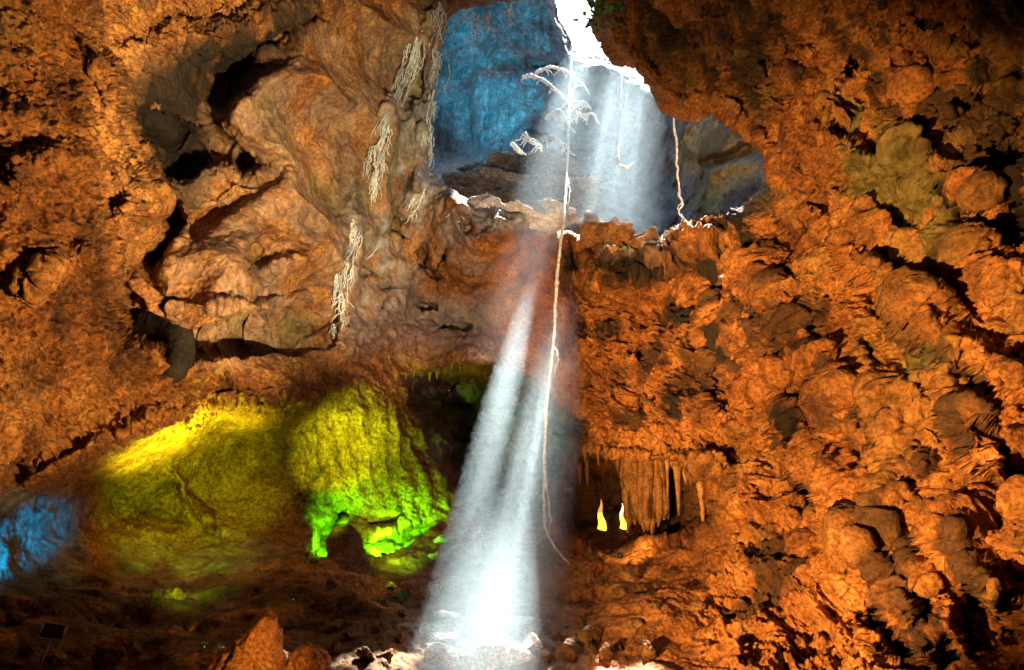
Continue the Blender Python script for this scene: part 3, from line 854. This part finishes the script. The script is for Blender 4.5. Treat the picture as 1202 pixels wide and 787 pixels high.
# ------------------------------------------------------------------ stones on the sunlit ledge
for k, (x, y, z, s, l) in enumerate([
        (652, 252, 22.2, (.75, .5, .42), 'pale knobbly stone on the sunlit ledge where the long vine passes'),
        (695, 266, 22.1, (.62, .5, .5), 'orange and white stone at the right end of the upper ledge'),
        (714, 276, 21.6, (.4, .4, .35), 'small rounded stone below the right end of the upper ledge'),
        (735, 277, 21.2, (.5, .4, .26), 'low orange stone in the row on the lower sunlit ledge'),
        (760, 279, 20.9, (.45, .4, .3), 'roundest brown stone at the right end of the lower ledge'),
        (575, 244, 20.9, (.55, .4, .3), 'leftmost white stone on the sunlit ledge'),
        (612, 247, 21.2, (.6, .4, .25), 'flat white stone in the middle of the sunlit ledge')]):
    V, F = rock_geo(s, 300 + k, .3, amp=.35, pits=.16)
    o = mesh_np('ledge_stone', V, F, M_pale if k in (0, 5, 6) else M_stone)
    o.location = at(np.float64(x), np.float64(y), np.float64(z)); tag(o, l, 'stone', 'stones on the sunlit ledge')

for k, (x, y, z, s, l) in enumerate([
        (596, 200, 29.0, (1.5, 1.2, .42), 'smallest grey slab on top of the tiered rock pile in the upper chamber'),
        (612, 216, 28.2, (2.3, 1.5, .5), 'wide grey-brown slab in the middle of the tiered rock pile in the upper chamber'),
        (590, 234, 27.4, (2.7, 1.5, .55), 'lowest broad slab of the tiered rock pile behind the sunlit ledge'),
        (660, 232, 27.6, (1.2, 1.0, .7), 'rounded grey rock right of the tiered rock pile behind the long vine')]):
    V, F = rock_geo(s, 340 + k, .25, ICO5, amp=.3, pits=.14)
    o = mesh_np('tiered_rock', V, F, M_grey); o.location = at(np.float64(x), np.float64(y), np.float64(z)); tag(o, l, 'rock', 'tiered rocks in the upper chamber')

# ------------------------------------------------------------------ stalactites
def stalactite_geo(h, r, seed):
    n = 12; t = np.linspace(0, 1, n)
    rr = r * (1 - t) ** .8 * (1 + .25 * np.array([vnoise(np.array([[a * 5, seed, 0.]]), seed)[0] for a in t])) + .008
    rg = np.random.default_rng(seed)
    dx, dy = rg.uniform(-.06, .06, 2)
    return tube([(dx * a * h, dy * a * h, -h * a) for a in t], rr, 8, .15, seed)


def stalactites(rows, label, group, seed, mat):
    for k, (x, y, h, r) in enumerate(rows):
        p = surf(x, y)
        V, F = stalactite_geo(h, r, seed + k)
        o = mesh_np('stalactite', V, F, mat); o.location = p + np.array([0, -.12, .12])
        tag(o, label, 'stalactite', group)


rs = np.random.default_rng(4)
stalactites([(x, y + rs.uniform(-3, 3), rs.uniform(.1, .42), rs.uniform(.05, .11)) for x, y in
             ((478, 440), (487, 442), (496, 441), (505, 438), (514, 436), (523, 434), (532, 433), (541, 433), (550, 432), (476, 448), (483, 452))],
            'short brown stalactite in the fringe along the arch above the blue-grey recess', 'stalactites along the arch', 400, M_stone)
stalactites([(x, y, rs.uniform(.15, .6), rs.uniform(.05, .1)) for x, y in
             ((668, 540), (676, 536), (684, 533), (692, 532), (700, 534), (708, 537), (716, 540), (724, 542), (732, 543), (740, 545), (664, 552), (660, 566), (786, 550), (796, 552), (806, 554))],
            'thin brown stalactite in the fringe over the lower right grotto', 'stalactites over the grotto', 430, M_stone)
rs2 = np.random.default_rng(12)
for k, (x, y) in enumerate(((742, 548), (748, 548), (773, 550), (780, 551), (790, 553), (800, 556), (736, 547), (812, 558), (690, 543), (678, 548), (826, 562))):
    V, F = stalactite_geo(rs2.uniform(.5, 1.5), rs2.uniform(.06, .11), 900 + k)
    o = mesh_np('stalactite', V, F, M_flow); o.location = surf(x, y) + np.array([0, -.3, .2])
    tag(o, 'long tapering orange stalactite hanging beside the fluted column in the grotto', 'stalactite', 'long stalactites in the grotto')

# ---- fluted column in the grotto
def column_thing(x, y0, y1, z, w, label):
    p0 = at(np.float64(x), np.float64(y1), np.float64(z)); p1 = at(np.float64(x), np.float64(y0), np.float64(z))
    o = tag(empty('fluted_column', p0), label, 'rock column')
    h = p1[2] - p0[2]
    rg = np.random.default_rng(9)
    for k in range(9):
        u = -1 + 2 * k / 8
        bx, by = u * w, -.25 * math.sqrt(max(0, 1 - u * u)) + rg.uniform(-.06, .06)
        n = 26; t = np.linspace(0, 1, n)
        lo = rg.uniform(-.05, .35) * h * (.2 + abs(u) * .5); r = rg.uniform(.09, .15)
        rr = r * (1 + .3 * (t - .5) + .18 * np.array([vnoise(np.array([[a * 6, k, 0.]]), 33)[0] for a in t])) * np.minimum(1, (t + .04) * 5)
        c = [(bx + .05 * math.sin(a * 5 + k), by, lo + a * (h * 1.12 - lo)) for a in t]
        V, F = tube(c, rr, 9, .14, 70 + k)
        mesh_np('flute', V, F, M_flow, o)


column_thing(760, 534, 630, 19.4, .48, 'orange fluted rock column hanging in the grotto right of the two glowing spikes')

# ---- stalagmites, the lamplight on them put in as emission
M_glow = plain('painted_glow_calcite', (.8, .6, .2), .5, emit=(1, .62, .05), es=.17, noise=.1)
M_glow2 = plain('painted_glow_calcite_tip', (.9, .8, .6), .5, emit=(1, .8, .35), es=.24, noise=.1)
M_tipbrown = plain('spike_tip', (.45, .22, .07), .7, emit=(1, .45, .1), es=.08)
for x, y0, y1, w, l, tip in ((706, 585, 622, .10, 'wider yellow stalagmite with painted glow and a brown tip, left one in the grotto', M_tipbrown),
                             (731, 590, 621, .075, 'narrow yellow stalagmite with painted glow and a white tip beside the fluted column', M_glow2)):
    zz = 16.6
    p0 = at(np.float64(x), np.float64(y1), np.float64(zz)); p1 = at(np.float64(x), np.float64(y0), np.float64(zz)); h = p1[2] - p0[2]
    o = tag(empty('painted_glow_stalagmite', p0), l, 'lamp')
    t = np.linspace(0, .55, 10)
    V, F = tube([(0.02 * math.sin(a * 9), 0, a * h) for a in t], [w * (1 - a) ** .9 for a in t], 10, .12, 3); mesh_np('glowing_body', V, F, M_glow, o)
    t = np.linspace(.55, 1, 9)
    V, F = tube([(0.02 * math.sin(a * 9), 0, a * h) for a in t], [w * (1 - a * .97) ** .9 for a in t], 10, .12, 3); mesh_np('tip', V, F, tip, o)

# ------------------------------------------------------------------ pillar, spur, boulders
def blob_col(px, radii, n, seed, amp=.18, seg=48):
    """rough upright rock: swept noisy tube, px = (x, y, Z)"""
    c = curve([at(np.float64(x), np.float64(y), np.float64(z)) for x, y, z in px], n)
    rr = np.interp(np.linspace(0, 1, n), np.linspace(0, 1, len(radii)), radii)
    V, F = tube(c, rr, seg, 0, seed)
    ax = np.repeat(c, seg, 0); d = V - ax
    k = 1 + amp * fbm(V * 2.2, 4, seed) + amp * .6 * fbm(V * 7, 3, seed + 5, .6, True)
    return ax + d * k[:, None], F


V, F = blob_col([(402, 618, 15.6), (404, 640, 15.5), (406, 662, 15.3), (408, 700, 15)], [.16, .30, .33, .36, .5, .7], 60, 21)
thing_mesh('rock_pillar', V, F, M_stone, 'stumpy brown rock pillar standing before the bright green alcoves', 'rock pillar')
V, F = blob_col([(172, 456, 13.2), (190, 449, 13.4), (206, 437, 13.6), (213, 418, 13.9), (212, 396, 14.3), (200, 384, 14.8), (180, 378, 15.4)], [.03, .10, .17, .19, .22, .26, .3], 70, 22, .22, 30)
thing_mesh('rock_spur', V, F, M_darkrock, 'shadow-black hook-shaped rock spur hanging down on the left wall', 'rock spur')

# big orange pointed boulder at the lower edge: a leaning wedge
def wedge(pts, z0, thick, seed, sub=70):
    """a boulder whose front face follows the given photo outline at depth z0"""
    pts = np.array(pts, float)
    cx_, cy_ = pts.mean(0)
    an = np.linspace(0, 2 * math.pi, 96, endpoint=False)
    P = curve(np.vstack([pts, pts[:1]]), 97)[:-1] if False else None
    per = np.vstack([pts, pts[:1]]); seg = np.linalg.norm(np.diff(per, axis=0), axis=1); cum = np.concatenate([[0], np.cumsum(seg)])
    s = np.linspace(0, cum[-1], 97)[:-1]
    bx = np.interp(s, cum, per[:, 0]); by = np.interp(s, cum, per[:, 1])
    rings = []
    nr = 34
    for k in range(nr):                                          # front pole -> outline -> back pole
        a = math.pi * k / (nr - 1); f_ = max(0, math.sin(a)) ** .55
        x_ = cx_ + (bx - cx_) * f_; y_ = cy_ + (by - cy_) * f_
        z_ = z0 - math.cos(a) * thick
        rings.append(at(x_, y_, np.full_like(x_, z_)))
    V = np.concatenate(rings); m = 96; F = []
    for k in range(nr - 1):
        for j in range(m):
            F.append((k * m + j, k * m + (j + 1) % m, (k + 1) * m + (j + 1) % m, (k + 1) * m + j))
    c = V.mean(0); d = V - c; L_ = np.linalg.norm(d, axis=1, keepdims=True)
    V = V + d / L_ * (.20 * fbm(V * 1.6, 4, seed, .6) + .13 * fbm(V * 3.5, 5, seed + 2, .65, True))[:, None]
    return V, np.array(F)


M_boulder = rock_mat('orange_clay_boulder', [(.22, .08, .018), (.42, .16, .032), (.5, .2, .045), (.56, .26, .07)], tint=False, bump=.4, scale=1.6)
V, F = wedge([(238, 812), (246, 784), (276, 752), (306, 724), (318, 720), (326, 745), (330, 775), (334, 812), (290, 818)], 9.0, .6, 31)
thing_mesh('pointed_boulder', V, F, M_boulder, 'large smooth bright orange pointed boulder at the lower edge left of the light shaft', 'boulder')
V, F = wedge([(338, 800), (344, 772), (362, 762), (376, 772), (380, 800)], 9.4, .4, 32)
thing_mesh('boulder', V, F, M_boulder, 'small furrowed orange boulder at the lower edge right of the pointed one', 'boulder')

SP = [(360, 655, .16), (368, 672, .18), (388, 700, .2), (378, 718, .2), (400, 722, .2), (392, 742, .2), (410, 755, .22),
      (425, 728, .22), (440, 745, .22), (455, 772, .22), (430, 775, .2), (470, 755, .2), (395, 772, .2), (470, 730, .18), (450, 720, .18), (415, 705, .18)]
for k, (x, y, s) in enumerate(SP):
    V, F = rock_geo(np.array([1, .9, rs.uniform(.6, 1.2)]) * s * rs.uniform(.4, .9), 500 + k, .5)
    o = mesh_np('rubble_stone', V, F, M_stone); o.location = surf(x, y) + np.array([0, -.05, .03]); o.rotation_euler = (0, 0, rs.uniform(0, 6))
    tag(o, 'rough orange-brown stone in the heap around the rock pillar', 'stone', 'stones around the rock pillar')
SP = [(700, 660, .22), (690, 650, .2), (715, 655, .2), (735, 668, .2), (745, 680, .22), (752, 700, .26), (728, 700, .22), (705, 690, .2), (770, 690, .2), (785, 675, .2), (680, 730, .22),
      (695, 748, .24), (710, 765, .24), (655, 745, .2), (740, 740, .22), (692, 755, .2), (725, 755, .2), (770, 730, .22), (800, 700, .22), (662, 765, .2), (640, 770, .2), (820, 720, .22), (760, 765, .2)]
for k, (x, y, s) in enumerate(SP):
    V, F = rock_geo(np.array([1, .9, rs.uniform(.6, 1.2)]) * s * rs.uniform(.4, .9), 540 + k, .5)
    o = mesh_np('rubble_stone', V, F, M_stone); o.location = surf(x, y) + np.array([0, -.05, .02]); o.rotation_euler = (0, 0, rs.uniform(0, 6))
    tag(o, 'rough brown stone on the dim slope below the two glowing spikes', 'stone', 'stones below the glowing spikes')
SP = [(30, 775, .22), (60, 782, .2), (95, 770, .2), (130, 778, .22), (160, 765, .2), (190, 772, .24), (215, 745, .22), (150, 730, .2), (180, 715, .22), (205, 713, .2), (232, 735, .2), (110, 720, .2), (20, 735, .2)]
for k, (x, y, s) in enumerate(SP):
    V, F = rock_geo(np.array([1.2, 1, rs.uniform(.6, 1.1)]) * s * rs.uniform(.4, .9), 580 + k, .4)
    o = mesh_np('rubble_stone', V, F, M_stone); o.location = surf(x, y) + np.array([0, -.05, .02]); o.rotation_euler = (0, 0, rs.uniform(0, 6))
    tag(o, 'dark stone on the unlit bank around the small framed sign', 'stone', 'stones on the dark bank')
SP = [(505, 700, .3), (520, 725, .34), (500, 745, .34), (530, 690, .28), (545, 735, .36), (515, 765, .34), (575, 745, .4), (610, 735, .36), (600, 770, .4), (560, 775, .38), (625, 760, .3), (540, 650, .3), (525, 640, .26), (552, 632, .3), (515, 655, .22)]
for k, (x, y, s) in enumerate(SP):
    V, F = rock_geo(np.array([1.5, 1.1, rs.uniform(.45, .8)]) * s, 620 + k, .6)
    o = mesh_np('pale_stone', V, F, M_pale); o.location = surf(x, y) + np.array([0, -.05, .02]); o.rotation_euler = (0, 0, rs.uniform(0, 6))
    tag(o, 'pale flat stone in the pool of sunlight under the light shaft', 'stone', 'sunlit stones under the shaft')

# ------------------------------------------------------------------ small framed sign
p = at(*map(np.float64, (62, 742, 9.3)))
sg = tag(empty('framed_sign', p, math.radians(8)), 'small dark framed sign with faded pale lettering standing tilted on the dark bank', 'sign')
def boxg(c, s):
    c = np.array(c); s = np.array(s) / 2
    V = np.array([c + s * np.array(q) for q in ((-1, -1, -1), (1, -1, -1), (1, 1, -1), (-1, 1, -1), (-1, -1, 1), (1, -1, 1), (1, 1, 1), (-1, 1, 1))])
    F = np.array([(0, 3, 2, 1), (4, 5, 6, 7), (0, 1, 5, 4), (1, 2, 6, 5), (2, 3, 7, 6), (3, 0, 4, 7)])
    return V, F
def part(name, geos, mat, parent, smooth=False):
    V, F = join(geos); return mesh_np(name, V, F, mat, parent, smooth=smooth)
sg.rotation_euler = (math.radians(-14), math.radians(8), math.radians(8))
part('panel', [boxg((0, 0, 0), (.22, .02, .15))], M_dark, sg)
part('frame', [boxg((0, -.003, .085), (.27, .03, .024)), boxg((0, -.003, -.085), (.27, .03, .024)), boxg((-.123, -.003, 0), (.024, .03, .146)), boxg((.123, -.003, 0), (.024, .03, .146))], M_frame, sg)
rr_ = np.random.default_rng(2); gl = []
for row, zz in enumerate((.045, .015, -.018, -.048)):
    x = -.085
    while x < .08:
        w = rr_.uniform(.012, .03); gl.append(boxg((x + w / 2, -.0125, zz), (w, .003, .012))); x += w + .008
part('lettering', gl, M_ink, sg)
part('post', [boxg((0, .02, -.3), (.03, .02, .45))], M_frame, sg)

# ------------------------------------------------------------------ SUN, SKY, MIST
W = bpy.data.worlds.new('World'); S.world = W; W.use_nodes = True
nt = W.node_tree; bg = nt.nodes['Background']
sky = nt.nodes.new('ShaderNodeTexSky'); sky.sky_type = 'NISHITA'; sky.sun_disc = False
sky.sun_elevation = math.asin(SUN[2]); sky.sun_rotation = math.atan2(SUN[0], SUN[1])
nt.links.new(sky.outputs[0], bg.inputs[0]); bg.inputs[1].default_value = .05
sl = bpy.data.lights.new('sun', 'SUN'); sl.energy = 5.0; sl.angle = math.radians(.5); sl.color = (1, .95, .86)
so = bpy.data.objects.new('sun', sl); COL.objects.link(so)
so.rotation_euler = Vector(SUN).to_track_quat('Z', 'Y').to_euler()


def shaft(x, y, k, px_r, y0, y1, dens, label, fade=.25, seed=0, grow=1.0):
    """sunlit mist: a tube along the sun's direction through photo point x, y"""
    def pt(yy):
        xx = VX + (x - VX) * (yy - VY) / (y - VY)
        return at(np.float64(xx), np.float64(yy), np.float64(k / (yy - VY)))
    a, b = pt(y0), pt(y1); L_ = np.linalg.norm(b - a)
    r = px_r * (k / (y - VY)) / FPX
    n, seg = 14, 24; t = np.linspace(0, 1, n)
    V, F = [], []
    for i, tt in enumerate(t):
        an = np.linspace(0, 2 * math.pi, seg, endpoint=False)
        q_ = r * (.12 + .88 * min(1, tt / fade) ** .7) * (1 + (grow - 1) * tt)
        V.append(np.stack([np.cos(an) * q_, np.sin(an) * q_, np.full(seg, tt * L_)], -1))
    V = np.concatenate(V)
    for i in range(n - 1):
        for s in range(seg):
            F.append((i * seg + s, i * seg + (s + 1) % seg, (i + 1) * seg + (s + 1) % seg, (i + 1) * seg + s))
    me_name = 'sunlit_mist'
    m, N, L, out = nodes('mist')
    tc = N('TexCoord'); sp = N('SeparateXYZ'); L(tc.outputs['Object'], sp.inputs[0])
    xx = N('Math', operation='MULTIPLY'); L(sp.outputs[0], xx.inputs[0]); L(sp.outputs[0], xx.inputs[1])
    r2 = N('Math', operation='MULTIPLY_ADD'); L(sp.outputs[1], r2.inputs[0]); L(sp.outputs[1], r2.inputs[1]); L(xx.outputs[0], r2.inputs[2])
    rad_ = N('Math', operation='SQRT'); L(r2.outputs[0], rad_.inputs[0])
    fo = N('MapRange', interpolation_type='SMOOTHSTEP'); fo.inputs[1].default_value = r; fo.inputs[2].default_value = r * .02; fo.inputs[3].default_value = 0; fo.inputs[4].default_value = 1
    L(rad_.outputs[0], fo.inputs[0])
    ln = N('MapRange', interpolation_type='SMOOTHSTEP'); ln.inputs[1].default_value = 0; ln.inputs[2].default_value = L_ * fade; ln.inputs[3].default_value = 0; ln.inputs[4].default_value = 1
    L(sp.outputs[2], ln.inputs[0])
    m2 = N('Math', operation='MULTIPLY'); L(fo.outputs[0], m2.inputs[0]); L(ln.outputs[0], m2.inputs[1])
    m3 = N('Math', operation='MULTIPLY', i_1=dens); L(m2.outputs[0], m3.inputs[0])
    pv = N('VolumePrincipled'); pv.inputs['Color'].default_value = (.68, .88, 1, 1); pv.inputs['Anisotropy'].default_value = .35
    L(m3.outputs[0], pv.inputs['Density']); L(pv.outputs[0], out.inputs['Volume'])
    o = mesh_np(me_name, V, np.array(F), m)
    o.location = a; o.rotation_mode = 'QUATERNION'; o.rotation_quaternion = Vector(b - a).to_track_quat('Z', 'Y')
    tag(o, label, 'mist', kind='stuff')


shaft(606, 400, 11400, 22, 310, 830, .52, 'left bright streak of sunlit mist', .5, 1)
shaft(634, 450, 12300, 30, 350, 830, .36, 'main broad streak of sunlit mist', .6, 2, 1.15)
shaft(632, 480, 12000, 66, 320, 830, .05, 'faint wide veil of sunlit mist', .7, 3)
shaft(570, 720, 11500, 84, 560, 980, .46, 'thick white mist over the pool of sunlight', .7, 9)
shaft(642, 210, 12000, 40, 40, 470, .045, 'faint mist between the skylight and the ledge', .3, 4)
shaft(724, 170, 12800, 66, 40, 340, .022, 'wide faint veil of sunlit mist in the upper opening', .5, 6)
for k, (x, y, r, d, a, b) in enumerate(((706, 170, 9, .08, 60, 270), (728, 170, 5, .07, 80, 250), (746, 180, 6, .08, 70, 285))):
    shaft(x, y, 12800, r, a, b, d, 'thin streak of sunlit mist in the upper opening', .55, 5 + k)


# ------------------------------------------------------------------ cave lamps and added fill lamps
def floodlight(p, target, watts, col, cone, label, blend=.7, glow=None, size=.15, rad=.08, soft=None):
    p = np.array(p, float); t = np.array(target, float)
    d = (t - p) / np.linalg.norm(t - p)
    o = tag(empty('floodlight', p), label, 'floodlight')
    o.rotation_mode = 'QUATERNION'; o.rotation_quaternion = Vector(d).to_track_quat('Z', 'Y')
    s = size
    # tapered housing with cooling fins, front glass, yoke
    V, F = tube([(0, 0, -s * .9), (0, 0, -s * .85), (0, 0, -s * .25), (0, 0, 0), (0, 0, .02)], [s * .2, s * .5, s * .6, s, s * 1.02], 20)
    mesh_np('housing', V, F, M_case, o)
    em = plain('lamp_glass', (.8, .8, .8), .2, emit=col, es=glow if glow else .04)
    V, F = tube([(0, 0, .004), (0, 0, .006)], [s * .9, .001], 20); mesh_np('glass', V, F, em, o)
    V, F = join([tube([(x_, 0, -s * .3), (x_, s * .9, -s * .3)], [.012, .012], 6) for x_ in (-s * .9, s * .9)] + [tube([(-s * .9, s * .9, -s * .3), (s * .9, s * .9, -s * .3)], [.012, .012], 6)])
    mesh_np('yoke', V, F, M_case, o)
    l = bpy.data.lights.new('lamp', 'SPOT'); l.energy = watts; l.color = col; l.spot_size = math.radians(cone); l.spot_blend = blend; l.shadow_soft_size = soft or rad
    lo = bpy.data.objects.new('lamp', l); COL.objects.link(lo)
    lo.location = p + d * (rad + .06); lo.rotation_euler = Vector(-d).to_track_quat('Z', 'Y').to_euler()
    return o


WARM = (1, .56, .2); AMBER = (1, .70, .33)
T = lambda x, y: surf(x, y)
floodlight((3.6, 4.6, .5), T(110, 190), 900, AMBER, 50, 'added fill lamp on the floor aimed at the left wall', .4)  # this and the next five: unseen fill lamps added to brighten walls and roof
floodlight((2.4, 3.8, .5), T(320, 180), 1650, (1, .86, .48), 36, 'added fill lamp on the floor aimed at the smooth plates', .5)
floodlight((-3.3, 3.2, .5), T(960, 480), 1900, WARM, 56, 'added fill lamp on the floor aimed at the right wall', .8)
floodlight((-3.0, 4.0, .5), T(870, 120), 230, AMBER, 40, 'added fill lamp on the floor aimed at the roof')
floodlight((-2.2, 4.0, .5), T(760, 345), 1700, WARM, 29, 'added fill lamp on the floor aimed at the right of the back wall', .6)
floodlight((1.8, 3.6, .5), T(510, 320), 1300, (1, .74, .5), 24, 'added fill lamp on the floor aimed at the left of the back wall', .8)
floodlight((-.2, 3.2, .5), at(np.float64(295), np.float64(765), np.float64(9.)), 190, WARM, 13, 'small added fill lamp on the floor aimed at the pointed boulder', .8, size=.08)  # unseen lamp added to light the boulder orange
YEL = (.66, 1, .03); GRN = (.08, 1, .01); LIME = (.30, 1, .02)
def pxl(x, y, z): return at(np.float64(x), np.float64(y), np.float64(z))
floodlight(pxl(190, 697, 12.9), T(215, 512), 470, YEL, 64, 'small yellow floodlight on the bank under the green recess', 1, size=.05, soft=.4)
floodlight(pxl(240, 758, 9.4), T(225, 560), 300, (.42, 1, .02), 34, 'dim yellow floodlight on the bank right of the other yellow one', .95, size=.04)
floodlight(pxl(345, 702, 12.2), T(402, 522), 800, (.46, 1, .02), 25, 'small yellow floodlight below the rock pillar', .9, size=.05)
floodlight(pxl(458, 692, 14.0), T(474, 575), 200, LIME, 44, 'small lime floodlight right of the rock pillar', .9, size=.05)
floodlight(pxl(392, 652, 16.4), T(386, 640), 130, GRN, 95, 'small green floodlight hidden left of the rock pillar', .9, size=.05)
floodlight(pxl(450, 652, 17.2), T(462, 642), 260, GRN, 95, 'small green floodlight hidden right of the rock pillar', .9, size=.05)
floodlight(pxl(-45, 715, 10.0), T(18, 634), 110, (.004, .42, 1), 26, 'small blue floodlight left of the dark bank', 1, size=.08)
floodlight(pxl(728, 652, 15.2), T(765, 590), 25, WARM, 70, 'small amber floodlight in the grotto', .8, size=.06)
floodlight(pxl(496, 204, 30.), pxl(585, 90, 42.), 2500, (.05, .6, 1), 42, 'added blue fill lamp in the upper chamber', .9, size=.1)  # unseen lamp added to turn the upper chamber blue

S.camera = bpy.data.objects.new('camera', bpy.data.cameras.new('camera')); COL.objects.link(S.camera)
c = S.camera.data; c.sensor_width = 36; c.lens = FPX / 1202 * 36; c.clip_end = 500; c.clip_start = .05
S.camera.location = CAM; S.camera.rotation_euler = (math.pi / 2 + PITCH, 0, 0)
v_ = S.view_settings; v_.view_transform = 'Standard'; v_.look = 'None'; v_.exposure = 3.2; v_.gamma = 1; v_.use_curve_mapping = False
S.render.engine = 'CYCLES'; cy = S.cycles
cy.use_denoising = True; cy.max_bounces = 4; cy.diffuse_bounces = 2; cy.volume_bounces = 1; cy.volume_max_steps = 64; cy.volume_step_rate = 4.0
cy.sample_clamp_indirect = 4
